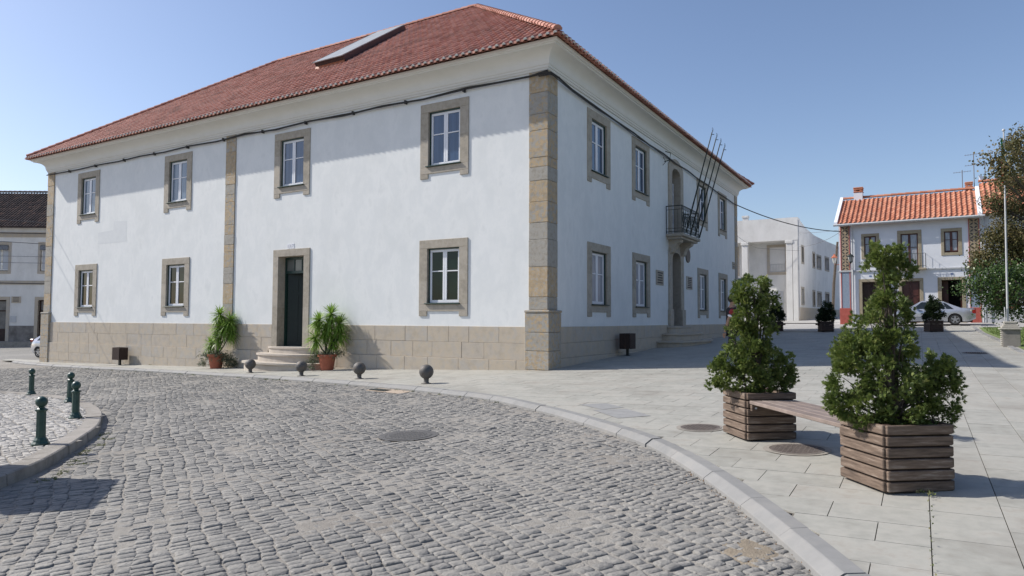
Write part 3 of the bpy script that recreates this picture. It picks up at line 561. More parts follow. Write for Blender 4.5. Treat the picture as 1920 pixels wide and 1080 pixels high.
# roof light: a low raised box along the slope
def RP(x, y, h): return (x - 0 * h, y - h * sn_, ZE + (y + OV) * PT + h * cs_)
x0, x1, y0, y1 = -12.65, -10.95, 2.75, 6.6
sk = MB(); sk.add([RP(x0, y0, .02), RP(x1, y0, .02), RP(x1, y1, .02), RP(x0, y1, .02), RP(x0, y0, .30), RP(x1, y0, .30), RP(x1, y1, .26), RP(x0, y1, .26)], [(0, 1, 5, 4), (1, 2, 6, 5), (2, 3, 7, 6), (3, 0, 4, 7), (4, 5, 6, 7)])
skl = mesh("roof_hatch", sk, M("hatch_side", [(.045, .025, .025), (.06, .035, .035)], 3, .5), hall)
sk = MB(); e = .04; sk.add([RP(x0 - e, y0 - .1, .31), RP(x1 + .01, y0 - .1, .31), RP(x1 + .01, y1, .27), RP(x0 - e, y1, .27), RP(x0 - e, y0 - .1, .345), RP(x1 + .01, y0 - .1, .345), RP(x1 + .01, y1, .305), RP(x0 - e, y1, .305)], [(0, 1, 2, 3), (4, 5, 6, 7), (0, 1, 5, 4), (1, 2, 6, 5), (2, 3, 7, 6), (3, 0, 4, 7)])
mesh("hatch_panel", sk, M("hatch_panel", [(.30, .31, .31), (.38, .39, .38)], 2, .4), skl)
sk = MB(); sk.add([RP(x0 - e - .02, y0 - .12, .346), RP(x0 + .05, y0 - .12, .346), RP(x0 + .05, y1, .308), RP(x0 - e - .02, y1, .308)], [(0, 1, 2, 3)]); mesh("panel_edge", sk, m_iron, skl)
sk = MB(); sk.add([RP(x0, y0 - .12, .03), RP(x1, y0 - .12, .03), RP(x1, y0 - .015, .13), RP(x0, y0 - .015, .13)], [(0, 1, 2, 3)]); mesh("flashing", sk, M("hatch_flashing", [(.33, .11, .05), (.4, .14, .07)], 3, .6), skl)
# number above the side door
def text_mesh(name, s, size, T, u, d, z, mat, par, ext=.004):
    cu = bpy.data.curves.new(name, 'FONT'); cu.body = s; cu.size = size; cu.align_x = 'CENTER'; cu.align_y = 'CENTER'
    to = bpy.data.objects.new(name, cu); C.objects.link(to); bpy.context.view_layer.update(); me = to.to_mesh(); mb = MB()
    vs = [(u + v.co.x, d, z + v.co.y) for v in me.vertices]; mb.T = T; mb.add(vs, [tuple(p.vertices) for p in me.polygons]); to.to_mesh_clear(); bpy.data.objects.remove(to)
    return mesh(name, mb, mat, par)
np_ = MB(TA)
for k, uu in enumerate((-11.08, -10.945, -10.81)): np_.box(XA(uu) - .055, XA(uu) + .055, .0, .012, 4.12, 4.30)
npl = mesh("house_number", np_, m_white, hall)
text_mesh("numerals", "1 1 7", .17, TA, XA(-10.945), .0135, 4.21, M("numeral_blue", [(.08, .10, .18), (.1, .12, .2)], 3, .5), npl)
# entrance steps of both doors
def round_steps(name, T, cu, levels, zbot):
    mb = MB(T)
    for zt, hw, pr in levels:
        P = []
        for k in range(25): t = PI * k / 24; P.append((cu - hw * math.copysign(abs(math.cos(t)) ** .8, math.cos(t)), .03 + pr * math.sin(t) ** .75))
        n = len(P); top = [(u, d, zt) for u, d in P]; lip = [(u, d, zt - .06) for u, d in P]; ins = [(cu + (u - cu) * .965, max(.0, (d - .03) * .95 + .02), zt - .075) for u, d in P]; bot = [(u, d, zbot) for u, d, _ in ins]
        mb.add(top + lip + ins + bot, [tuple(range(n))] + [(q * n + i, q * n + i + 1, (q + 1) * n + i + 1, (q + 1) * n + i) for q in range(3) for i in range(n - 1)])
    return mesh(name, mb, m_step if T is TA else m_plinth, hall)
round_steps("steps", TA, XA(-10.72), [(-.10, 2.05, 1.30), (.19, 1.55, .85), (.425, 1.22, .36)], -.9)
round_steps("steps", TB, 12.35, [(.60, 2.75, 1.35), (.90, 2.1, .95), (1.20, 1.4, .5)], 0)
# arched doors of the shaded side
def arch_surround(T, c, wi, wo, z0, zs, zc, oz, ozc, d1=.06, d0=-.38, name="door", glass=None):
    K = 12
    inner = [(c - wi, z0), (c - wi, zs)] + [(c - wi * math.cos(PI * k / K), zs + (zc - zs) * math.sin(PI * k / K) ** .8) for k in range(1, K)] + [(c + wi, zs), (c + wi, z0)]
    outer = [(c - wo, z0), (c - wo, oz)] + [(c - wo * math.cos(PI * k / K), oz + (ozc - oz) * (math.sin(PI * k / K) ** 1.6)) for k in range(1, K)] + [(c + wo, oz), (c + wo, z0)]
    mb = MB(T); n = len(inner)
    vs = [(u, d1, z) for u, z in outer] + [(u, d1, z) for u, z in inner] + [(u, d0, z) for u, z in inner] + [(u, 0 if d1 > 0 else d0, z) for u, z in outer]
    F = []
    for i in range(n - 1): F += [(i, i + 1, n + i + 1, n + i), (n + i, n + i + 1, 2 * n + i + 1, 2 * n + i), (3 * n + i, 3 * n + i + 1, i + 1, i)]
    mb.add(vs, F)
    return mb, inner
leaf = MB(TB)
leaf.box(11.66, 12.94, -.30, -.26, 5.2, 5.9); 
for u in (11.66, 12.02, 12.27, 12.33, 12.6, 12.88): leaf.box(u, u + .06, -.30, -.25, 5.9, 7.75)
for z in (6.3, 6.75, 7.2, 7.7): leaf.box(11.66, 12.94, -.295, -.255, z, z + .05)
bd = mesh("balcony_door", leaf, m_white, hall); mb, inn = arch_surround(TB, 12.38, .62, 1.05, 5.2, 7.95, 8.3, 8.35, 8.74); mesh("stone_frame", mb, m_frame_stone, bd)
mb = MB(TB); mb.box(11.6, 13.1, -.36, -.32, 5.2, 8.4); mesh("pane", mb, m_pane_sky, bd)
leaf = MB(TB)
for u in (11.73,): leaf.box(u, u + .05, -1.0, -.36, 1.25, 4.1); leaf.box(u + .05, u + .07, -.9, -.45, 1.5, 2.4); leaf.box(u + .05, u + .07, -.9, -.45, 2.6, 3.9)
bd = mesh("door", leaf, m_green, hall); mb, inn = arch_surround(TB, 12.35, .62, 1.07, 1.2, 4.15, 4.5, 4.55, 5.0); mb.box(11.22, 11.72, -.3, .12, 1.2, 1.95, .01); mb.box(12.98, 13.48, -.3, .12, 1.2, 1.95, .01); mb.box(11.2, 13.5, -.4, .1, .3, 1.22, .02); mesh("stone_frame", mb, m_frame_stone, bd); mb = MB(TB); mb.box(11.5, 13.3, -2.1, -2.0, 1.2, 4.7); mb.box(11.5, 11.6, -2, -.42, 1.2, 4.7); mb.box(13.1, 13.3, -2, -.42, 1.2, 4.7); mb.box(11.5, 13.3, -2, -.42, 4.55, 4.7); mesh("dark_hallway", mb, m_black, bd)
# balcony
bc = MB(TB); bc.box(10.98, 13.70, 0.0, .76, 5.10, 5.22, .02); bc.box(11.1, 13.6, 0.0, .66, 5.0, 5.10, .02)
for c0, c1 in ((11.35, 11.75), (12.95, 13.35)):
    bc.T = TB; P = [(.0, 5.0), (.55, 5.0), (.52, 4.88), (.35, 4.78), (.24, 4.62), (.18, 4.45), (.0, 4.35)]; n = len(P)
    bc.add([(c0, d, z) for d, z in P] + [(c1, d, z) for d, z in P], [tuple(range(n)), tuple(range(2 * n - 1, n - 1, -1))] + [(i, i + n, (i + 1) % n + n, (i + 1) % n) for i in range(n)])
bal = mesh("balcony", bc, m_frame_stone, hall)
rl = MB(TB); u0, u1, dd, zt, zb_ = 11.03, 13.64, .70, 6.42, 5.30
for z, r in ((zt, .022), (zb_, .013), (zt - .16, .011), (zb_ + .14, .011)): rl.tube([(u0, 0, z), (u0, dd, z), (u1, dd, z), (u1, 0, z)], r, 6)
for u, d in ((u0, .02), (u0, dd), (u1, dd), (u1, .02), (12.33, dd)): rl.tube([(u, d, 5.2), (u, d, zt + .02)], .017, 6)
for u in (u0, u1):
    for k in range(1, 4): rl.tube([(u, dd * k / 4, zb_), (u, dd * k / 4, zt - .16)], .007, 5)
nn = 10; st = (u1 - u0) / nn
def ring_(u, z, ru, rz, r=.008): rl.tube([(u + ru * math.cos(t), dd, z + rz * math.sin(t)) for t in [2 * PI * q / 10 for q in range(11)]], r, 5, False)
for k in range(nn):
    a = u0 + k * st; rl.tube([(a, dd, zb_), (a, dd, zt)], .008, 5); c = a + st / 2
    ring_(c, zt - .08, .055, .06); ring_(c, zb_ + .07, .055, .055); ring_(c, 5.98, .09, .15); ring_(c, 5.66, .09, .13); ring_(c, 5.82, .045, .05)
    rl.tube([(a, dd, zb_ + .14), (a + st, dd, zt - .16)], .006, 4); rl.tube([(a + st, dd, zb_ + .14), (a, dd, zt - .16)], .006, 4)
mesh("railing", rl, m_iron, bal)
for k in range(4):
    fp = MB(); y = 11.4 + .7 * k; b0 = Vector((.76, y, 5.26)); t0 = Vector((1.93, y, 9.52 - .07 * k)); fp.tube([b0, b0.lerp(t0, .3), t0], [.036, .033, .022], 8); fp.tube([(b0.lerp(t0, .3)), (b0.lerp(t0, .32))], .034, 8)
    c = t0 + (t0 - b0).normalized() * .1; fp.tube([c + Vector((0, math.cos(t) * .085, math.sin(t) * .085)) for t in [2 * PI * q / 12 for q in range(13)]], .007, 5, False); fp.tube([t0, c], .008, 5); fp.tube([t0 - Vector((0, 0, .1)), t0 + Vector((.07, .06, -.1))], .015, 6)
    mesh("flagpole", fp, m_iron, hall)
# plaques and street sign
def plaque(c, z, w, h, lines, mat, tm):
    mb = MB(TB); mb.box(c - w / 2, c + w / 2, .0, .03, z - h / 2, z + h / 2, .006); o = mesh("plaque", mb, mat, hall); mb = MB(TB); r = random.Random(int(c * 10))
    for k in range(lines):
        zz = z + h / 2 - h * (k + 1) / (lines + 1); L = w * r.uniform(.45, .8) / 2; u = c - L
        while u < c + L: e = u + r.uniform(.03, .09); mb.box(u, e - .012, .03, .0325, zz - h * .045, zz + h * .045); u = e
    mesh("inscription", mb, tm, o); return o
plaque(10.12, 3.26, .95, .62, 5, m_frame_stone, m_panel_dk); plaque(14.42, 3.24, .95, .62, 6, m_step, m_panel_dk); plaque(23.45, 4.7, .6, .42, 2, m_frame_stone, m_panel_dk)
mb = MB(TB); mb.add([(14.2 + .34 * math.cos(t), d, 4.53 + .34 * math.sin(t)) for d in (0, .04) for t in [2 * PI * k / 28 for k in range(28)]], [tuple(range(28, 56))] + [(i, (i + 1) % 28, (i + 1) % 28 + 28, i + 28) for i in range(28)]); mesh("round_plaque", mb, m_iron, hall)
mb = MB(TB); mb.tube([(10.85, 0, 8.35), (10.85, .25, 8.4), (10.85, .28, 8.7), (10.85, .05, 8.8)], .018, 6); mb.tube([(10.6, .02, 8.15), (10.7, .12, 8.3), (10.62, .03, 8.5)], .015, 6); mesh("bracket", mb, m_iron, hall)
# cables clipped along the walls
ptsA = [(-29.15, -.10, 8.83)] + [(x, -.09, 8.80 + .03 * math.sin(x * 1.7)) for x in np.arange(-28, -1, 1.8)] + [(-.62, -.1, 8.80), (.1, -.14, 8.82)]
mb = MB(); mb.tube(ptsA, .032, 6); mb.tube([(p[0], p[1] - .02, p[2] + .045 * math.sin(p[0] * 2.3 + 1)) for p in ptsA[8:]], .018, 5)
for x in np.arange(-27, -1, 2.4): mb.box(x, x + .05, -.13, -.005, 8.74, 8.86)
tag(mesh("cable", mb, m_cable), "black cable bundle clipped under the cornice of the sunlit facade", "cable")
ptsB = [(.14, -.05, 8.82), (.16, .4, 8.80)] + [(.09, y, 8.78 - .018 * y + .03 * math.sin(y * 1.9)) for y in np.arange(1.5, 24, 1.8)] + [(.1, 24.3, 8.40)]
mb = MB(); mb.tube(ptsB, .032, 6); mb.tube([(p[0] + .02, p[1], p[2] - .06 - .04 * math.sin(p[1] * 2)) for p in ptsB[:9]], .014, 5)
for k in range(5): mb.tube([(-.62 + .1 * k, -.12, 8.78 + .02 * k), (-.2, -.15, 8.84 - .03 * k), (.15, -.13, 8.80 - .02 * k), (.16, .5, 8.78 + .015 * k)], .012, 5)
tag(mesh("cable", mb, m_cable), "black cable bundle running along the shaded facade above the balcony", "cable")

# ================================================================== HOUSE WITH ORANGE ROOF
hs = thing("row_house", "white two-storey house with orange roof, patterned corner panels and iron balcony", "house", (4.81, 32.67, 1.4)); TH = facade_T((4.806, 32.80), -1.5)
def house_window(T, par, fr, inn, name="window", door=False, mat=m_door_red, pm=None, dark=False):
    (a, b, c, e), (ia, ib, ic, ie) = fr, inn
    if dark:
        mb = MB(T); mb.box(ia + .002, ia + .35, -.9, -.86, ic, ie); mb.box(ib - .08, ib - .04, -.9, -.2, ic, ie); o = mesh(name, mb, mat, par); mb = MB(T); mb.box(ia, ib, -2.0, -1.9, ic, ie + .1); mb.box(ia - .05, ia, -1.9, -.31, ic, ie); mb.box(ib, ib + .05, -1.9, -.31, ic, ie); mb.box(ia, ib, -1.9, -.31, ie + .02, ie + .06); mesh("backing", mb, m_black, o)
    elif door == 2:
        mb = MB(T); hw = (ib - ia) / 2
        for x in (ia, ia + hw):
            mb.box(x + .01, x + hw - .01, -.24, -.2, ic, ie - .02)
            for zz in ((ic + .15, ic + .9), (ic + 1.0, ic + 1.7), (ic + 1.8, ie - .15)): mb.box(x + .08, x + hw - .08, -.2, -.18, zz[0], zz[1], .01)
        o = mesh(name, mb, mat, par)
    else:
        o = casement(T, par, (ia + ib) / 2, ib - ia, ic, ie, pm or m_curt2, cw=.07, name=name, box=False, mat=mat)
        if door: mb = MB(T); mb.box(ia + .05, ib - .05, -.19, -.15, ic + .05, ic + .75); mesh("door_panel", mb, mat, o)
    st = MB(T); st.box(a, b, -.3, .03, ie, e, .01)
    for x0, x1 in ((a, ia), (ib, b)): st.box(x0, x1, -.3, .031, c if not door else ic, ie - .001, .01)
    if not door: st.box(ia, ib, -.3, .03, c, ic, .01)
    mesh("stone_frame", st, M("house_stone", [(.30, .25, .17), (.38, .33, .24)], 6, .85, .2, 60), o); return (ia - .03, ib + .03, ic - .03, ie + .03)
m_curt2 = M("pane_lace", [(.22, .24, .28), (.42, .45, .50)], 3, .15, stretch=(8, 8, 1))
H = [house_window(TH, hs, (1.35, 2.4, 5.54, 7.21), (1.52, 2.22, 5.72, 7.04)), house_window(TH, hs, (5.82, 6.93, 5.57, 7.27), (5.99, 6.73, 5.75, 7.08)), house_window(TH, hs, (3.43, 4.78, 4.83, 7.29), (3.62, 4.58, 4.84, 7.07), name="balcony_door", door=True),
     house_window(TH, hs, (1.17, 2.55, 1.3, 4.22), (1.36, 2.36, 1.3, 4.03), name="door", door=2, mat=m_woodd), house_window(TH, hs, (3.46, 4.82, 1.3, 4.2), (3.64, 4.62, 1.3, 4.02), name="door", door=2, mat=m_door_red), house_window(TH, hs, (5.59, 7.06, 1.3, 4.22), (5.8, 6.87, 1.3, 4.04), name="door", door=True, dark=True)]
mb = MB(TH); wall_holes(mb, 0, 8.0, .9, 7.95, H); mb.add([(0, 0, .9), (0, -7, .9), (0, -7, 7.9), (0, -3.2, 10.05), (0, 0, 7.9)], [(0, 1, 2, 3, 4)]); mb.add([(0, -7, .9), (8, -7, .9), (8, -7, 7.9), (0, -7, 7.9)], [(0, 1, 2, 3)]); mesh("wall", mb, m_housew, hs)
def gable_roof(par, T, u0, u1, zE, zR, dE, dR, mat, pu=.28, seed=1, ridge_mat=None, gutter=True):
    rf = MB(); O = np.array(T(u0, dE, zE)); U = np.array(T(u0 + 1, dE, zE)) - O; P = np.array(T(u0, dR, zR)) - O; L = np.linalg.norm(P)
    tiles(rf, O, U, P / L, u1 - u0, L, lambda u, s: s < L - .05, pu=pu, ps=.40, amp=.075, rng=random.Random(seed))
    rf.T = T; rf.add([(u0, dE, zE - .05), (u1, dE, zE - .05), (u1, dR, zR - .05), (u0, dR, zR - .05), (u0, 2 * dR - dE, zE - .05), (u1, 2 * dR - dE, zE - .05)], [(0, 1, 2, 3), (3, 2, 5, 4)]); r = mesh("roof", rf, mat, par)
    rd = MB(); ridge(rd, T(u0, dR, zR), T(u1, dR, zR), .14, .42); mesh("ridge_tiles", rd, mat, r)
    return r
gable_roof(hs, TH, -.02, 7.75, 7.93, 10.1, .42, -3.2, m_tile_o, seed=5)
mb = MB(TH)
for u0, u1 in ((-.22, -.02), (7.76, 7.98)):
    P = [(.45, 7.85), (.45, 8.05), (-3.2, 10.30), (-3.2, 9.9)]; mb.add([(u, d, z) for u in (u0, u1) for d, z in P], [(0, 1, 2, 3), (7, 6, 5, 4), (0, 4, 5, 1), (1, 5, 6, 2), (2, 6, 7, 3), (3, 7, 4, 0)])
mesh("gable_parapet", mb, m_housew, hs)
mb = MB(TH); mb.tube([(-.25, .50, 7.84), (8.1, .50, 7.86)], .075, 8); mb.tube([(.82, .45, 7.8), (.82, .10, 7.65), (.82, .10, 1.4)], .055, 8); mb.tube([(7.92, .1, 7.7), (7.92, .1, 1.4)], .055, 8); mesh("gutter", mb, m_grey, hs)
mb = MB(TH); mb.box(-.05, 8.0, 0, .08, 4.72, 4.82, .01); mesh("string_course", mb, m_grey, hs)
mb = MB(TH)
for u0, u1 in ((0.0, .70), (7.26, 7.82)): mb.box(u0, u1, -.1, .06, .9, 2.31, .01)
for u0, u1 in ((.10, .15), (.62, .67), (7.26, 7.30), (7.78, 7.82)): mb.box(u0, u1, 0, .05, 2.31, 4.7); mb.box(u0, u1, 0, .05, 4.84, 7.78)
mesh("red_base", mb, m_redp, hs)
mb = MB(TH)
for u0, u1 in ((.15, .62), (7.30, 7.78)): mb.box(u0 + .001, u1 - .001, 0, .035, 2.31, 4.70)
mesh("blue_panel", mb, m_bluep, hs)
for u0, u1 in ((.15, .62), (7.30, 7.78)):
    mb = MB(TH); mb.box(u0 + .001, u1 - .001, 0, .035, 4.84, 7.78); pnl = mesh("patterned_panel", mb, m_ochre, hs); mb = MB(TH); c = (u0 + u1) / 2
    for k in range(7):
        zc = 5.05 + k * .42
        for sx, sz in ((1, 1), (1, -1), (-1, 1), (-1, -1)):
            P = [(0.015, .02), (.12, .05), (.225, .20), (.07, .15)]; mb.add([(c + sx * p, .038, zc + sz * q) for p, q in P], [(0, 1, 2, 3)])
        mb.add([(c - .22, .037, zc - .03), (c - .16, .037, zc), (c - .22, .037, zc + .03)], [(0, 1, 2)]); mb.add([(c + .22, .037, zc - .03), (c + .16, .037, zc), (c + .22, .037, zc + .03)], [(0, 1, 2)])
    mesh("leaf_pattern", mb, m_panel_dk, pnl)
mb = MB(TH); mb.box(3.25, 5.02, 0, .55, 4.70, 4.82, .02); hb = mesh("balcony", mb, M("house_stone", [(.3, .25, .17)]), hs)
mb = MB(TH)
for z in (5.74, 4.95): mb.tube([(3.3, 0, z), (3.3, .5, z), (4.98, .5, z), (4.98, 0, z)], .012, 5)
for k in range(13): u = 3.3 + .14 * k; mb.tube([(u, .5, 4.82), (u, .5, 5.74)], .009, 4)
for k in range(4): mb.tube([(4.98, .5 * k / 4, 4.82), (4.98, .5 * k / 4, 5.74)], .008, 4); mb.tube([(3.3, .5 * k / 4, 4.82), (3.3, .5 * k / 4, 5.74)], .008, 4)
mesh("railing", mb, m_iron, hb)
def chimney(par, T, u, d, z0, z1, w, mat):
    mb = MB(T); mb.box(u - w / 2, u + w / 2, d - w / 2, d + w / 2, z0, z1 - .35); o = mesh("chimney", mb, mat, par); mb = MB(T)
    for k in range(2): mb.box(u - w / 2 - .03, u + w / 2 + .03, d - w / 2 - .03, d + w / 2 + .03, z1 - .33 + k * .17, z1 - .25 + k * .17, .02)
    for q in (-1, 1): mb.box(u + q * w * .3 - .06, u + q * w * .3 + .06, d - w / 2, d + w / 2, z1 - .36, z1)
    mb.box(u - w / 2 - .04, u + w / 2 + .04, d - w / 2 - .04, d + w / 2 + .04, z1 - .05, z1 + .03, .02); mesh("chimney_cap", mb, m_tile_o, o)
chimney(hs, TH, .95, -3.2, 9.5, 10.85, .55, m_housew); chimney(hs, TH, 7.45, -3.4, 9.5, 10.6, .38, m_tile_o)
mb = MB(TH)
for u in (1.85, 4.1, 6.35): mb.box(u - .07, u + .07, 0, .012, 4.36, 4.46)
mesh("house_number", mb, M("tile_blue", [(.10, .16, .34), (.2, .26, .42)], 30, .4), hs)
# wall lantern of the house
def lantern(name, label, T, u, d, z, arm=None, mat=m_iron):
    pos = T(u, d, z); th = thing(name, label, "lamp", pos); mb = MB(); x, y, z_ = pos
    mb.lathe([(.09, .0), (.17, .30), (.19, .32), (.19, .34), (.10, .44), (.03, .5), (.02, .55)], x, y, 6, z_); mesh("glass", mb, M("lamp_glass", [(.35, .35, .33), (.5, .5, .48)], 4, .2), th)
    mb = MB()
    for k in range(6): t = 2 * PI * k / 6; mb.tube([(x + .095 * math.cos(t), y + .095 * math.sin(t), z_), (x + .175 * math.cos(t), y + .175 * math.sin(t), z_ + .31)], .012, 4)
    mb.lathe([(.2, .31), (.2, .34), (.11, .45), (.03, .51), (.025, .58)], x, y, 6, z_); mb.lathe([(.04, -.12), (.1, -.02), (.1, .01)], x, y, 6, z_); mesh("lamp_frame", mb, mat, th)
    if arm: mb = MB(); mb.tube([T(*p) for p in arm], .02, 6); mesh("bracket", mb, m_iron, th)
    return th
lantern("wall_lantern", "black wall lantern on the patterned corner of the orange-roofed house", TH, .78, .75, 5.35, [(.4, .03, 5.25), (.6, .4, 5.1), (.78, .75, 5.22)])
# neighbour to the right, mostly behind the trees
nb = thing("neighbour_house", "white house right of the patterned house, behind the bronze tree, with brown doors", "house", (13.0, 33.6, 1.4))
mb = MB(TH); Hn = [(8.45, 9.7, 1.3, 3.9), (9.95, 11.2, 1.3, 3.9), (9.3, 10.3, 5.2, 7.0), (12.3, 13.3, 5.2, 7.0), (12, 13.4, 1.3, 3.9)]; wall_holes(mb, 8.0, 17, .9, 8.0, Hn); mb.add([(17, 0, .9), (17, -7, .9), (17, -7, 7.9), (17, -3.2, 10.4), (17, 0, 7.9)], [(0, 1, 2, 3, 4)]); mesh("wall", mb, m_housew, nb)
gable_roof(nb, TH, 8.0, 17, 8.0, 10.55, .42, -3.4, m_tile_o, seed=9)
for k, (a, b, c, e) in enumerate(Hn):
    mb = MB(TH); mb.box(a, (a + b) / 2 - .01, -.25, -.2, c, e); mb.box((a + b) / 2 + .01, b, -.25, -.2, c, e)
    for q in (a, (a + b) / 2): mb.box(q + .1, q + (b - a) / 2 - .1, -.2, -.18, c + (e - c) * .45, e - .15, .01)
    o = mesh("door" if e - c > 2 else "shutter", mb, M("tan_door", [(.20, .08, .045), (.27, .12, .065)], 3, .6) if k < 2 else m_woodd, nb)
mb = MB(TH); mb.box(8.12, 8.32, 0, .1, .9, 7.9, .01); mb.box(8.05, 17, 0, .04, .9, 2.2); mesh("trim", mb, m_grey, nb)
SLAB_PX = [(1834, 328), (1862, 337), (1905, 334), (1935, 330), (1935, 364), (1846, 364), (1843, 346)]
bk = thing("white_building", "white building with slanted roof edge just visible above the roof beside the bronze tree", "building", (15, 40, 1.5)); FCAM = lambda px, py, D: Vector((9.41666, -17.76151, 1.48)) + (CF + CR * ((px - 960) / 1280) + CU * ((540 - py) / 1280)) * D
ch = MB(); n = len(SLAB_PX); ch.add([tuple(FCAM(px, py, 53)) for px, py in SLAB_PX] + [tuple(FCAM(px, py, 53) + (CF + CR * .722).normalized() * 3) for px, py in SLAB_PX], [tuple(range(n)), tuple(range(n, 2 * n))] + [(i, (i + 1) % n, (i + 1) % n + n, i + n) for i in range(n)]); mesh("roof_slab", ch, m_housew, bk)
mb = MB(TH); mb.box(9.4, 14.6, -9, -5.2, 1.2, 10.0); mesh("wall", mb, m_aged, bk)
for (u, zt, k) in ((7.75, 12.6, 2), (7.1, 11.5, 1), (8.35, 11.9, 1)):
    mb = MB(TH); mb.tube([(u, -3.5, 9.8), (u, -3.5, zt)], .025, 5)
    for q in range(k): z = zt - .15 - q * .7; mb.tube([(u - .5, -3.5, z), (u + .5, -3.5, z + .04)], .012, 4); [mb.tube([(u - .45 + .15 * w_, -3.7, z + .02), (u - .45 + .15 * w_, -3.3, z + .02)], .008, 4) for w_ in range(7)]
    tag(mesh("antenna", mb, M("antenna_grey", [(.13, .13, .14), (.18, .18, .19)], 5, .6)), {7.75: "tallest television antenna, rising beside the white gable parapet", 7.1: "shorter antenna mast just left of the white gable parapet", 8.35: "thin antenna mast right of the white gable parapet"}[u], "antenna", "roof antennas")

# ================================================================== WHITE PORTICO BUILDING
wb = thing("portico_building", "weathered white flat-topped building with square columns down the alley", "building", (1.75, 35.96, 1.7)); TF = facade_T((-2.44, 35.95), 0); TS = facade_T((1.754, 35.955), 84.9)
mb = MB(TF); mb.box(-9, 4.24, -1.2, 0, 7.42, 9.1); mb.box(3.86, 4.24, -1.2, -.02, 1.2, 7.42); mb.box(-9, 3.86, -1.4, -1.2, 1.0, 7.42)
mb.T = TS; prof_ = [(0, 9.08), (1.2, 8.9), (2.76, 8.58), (5.5, 8.30), (9.95, 8.25), (16, 8.3)]
HS = [(1.25, 1.85, 5.85, 7.0), (4.85, 5.5, 5.75, 6.8), (6.3, 7.75, 5.75, 6.7), (9.35, 10.8, 5.8, 6.78), (1.05, 1.75, 2.75, 3.85), (4.7, 5.35, 2.68, 3.75), (6.3, 7.7, 2.7, 3.7), (9.25, 10.7, 2.8, 3.75)]
wall_holes(mb, 0, 16, 1.2, 8.2, HS, thick=.3)
for (a, za), (b, zb2) in zip(prof_[:-1], prof_[1:]): mb.add([(a, 0, 8.2), (b, 0, 8.2), (b, 0, zb2), (a, 0, za), (a, -3, 8.2), (b, -3, 8.2), (b, -3, zb2), (a, -3, za)], [(0, 1, 2, 3), (3, 2, 6, 7)])
mesh("wall", mb, m_aged, wb)
mb = MB(TF)
for a, b in ((.22, .65), (3.40, 3.83), (-2.95, -2.5), (-6.1, -5.7)): mb.box(a, b, -.5, -.04, 1.2, 7.2, .01); mb.box(a - .06, b + .06, -.56, .02, 7.2, 7.42, .02)
mesh("column", mb, m_aged, wb)
for c in (2.6, -1.0):
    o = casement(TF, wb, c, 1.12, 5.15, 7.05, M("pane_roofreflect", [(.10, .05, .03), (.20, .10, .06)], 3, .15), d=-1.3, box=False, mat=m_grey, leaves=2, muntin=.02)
    st = MB(TF); st.box(c - .76, c + .76, -1.3, -1.16, 7.05, 7.25); st.box(c - .76, c + .76, -1.3, -1.16, 4.95, 5.15); st.box(c - .76, c - .56, -1.3, -1.16, 5.15, 7.05); st.box(c + .56, c + .76, -1.3, -1.16, 5.15, 7.05); mesh("stone_frame", st, m_plinth, o)
    rl = MB(TF)
    for z in (5.2, 5.75): rl.tube([(c - .55, -1.18, z), (c + .55, -1.18, z)], .015, 4)
    for k in range(10): rl.tube([(c - .5 + .11 * k, -1.18, 5.2), (c - .5 + .11 * k, -1.18, 5.75)], .01, 4)
    mesh("window_grille", rl, m_grey, o)
mb = MB(TF); mb.box(1.7, 3.0, -1.2, -1.15, 1.4, 3.7); o = mesh("door", mb, m_grey, wb)
for a, b, c, e in HS:
    mb = MB(TS); mb.box(a, b, -.28, -.24, c, e); o = mesh("window", mb, m_pane_dark, wb); st = MB(TS); w_ = .12
    st.box(a - w_, b + w_, -.1, .03, e, e + w_ * 1.3); st.box(a - w_, b + w_, -.1, .03, c - w_, c); st.box(a - w_, a, -.1, .03, c, e); st.box(b, b + w_, -.1, .03, c, e); mesh("stone_frame", st, m_frame_stone, o)
    if b - a > 1: fr = MB(TS); fr.box(a + .1, a + .16, -.24, -.2, c + .1, e - .1); fr.box(a + .6, a + .66, -.24, -.2, c + .1, e - .1); fr.box(a + .16, a + .6, -.24, -.2, c + .1, c + .16); fr.box(a + .16, a + .6, -.24, -.2, e - .16, e - .1); mesh("casement", fr, m_grey, o)
mb = MB(TS); mb.box(0.02, 16, 0, .06, 1.0, 2.45); mesh("plinth", mb, m_plinth, wb)
mb = MB(TS); mb.tube([(.12, .06, 8.9), (.12, .06, 1.8)], .04, 6); mesh("downpipe", mb, m_grey, wb)
mb = MB(TF); mb.box(-.25, .15, -3, -2.6, 9.1, 9.7); mb.box(-.3, .2, -3.05, -2.55, 9.7, 9.85); mesh("chimney", mb, m_aged, wb)
# leaning wooden pole with lantern in the alley
lp = thing("street_lamp", "old leaning wooden pole with a lantern at the mouth of the alley", "street lamp", (4.29, 33.98, float(g(4.29, 33.98))))
mb = MB(); mb.tube([(4.22, 33.98, 1.3), (4.35, 33.95, 4.0), (4.63, 33.9, 6.9)], [.10, .09, .07], 8); mesh("pole", mb, m_bark, lp)
mb = MB(); mb.lathe([(.08, -.15), (.15, .2), (.15, .22)], 4.44, 33.6, 6, 5.55); mesh("lamp_glass", mb, M("lamp_glass", [(.35, .35, .33)]), lp)
mb = MB(); mb.lathe([(.2, .22), (.2, .25), (.05, .42), (.03, .5)], 4.44, 33.6, 6, 5.55); mb.tube([(4.44, 33.6, 5.4), (4.45, 33.9, 5.3), (4.8, 33.9, 5.35)], .02, 5); mesh("lamp_cap", mb, m_terra, lp)
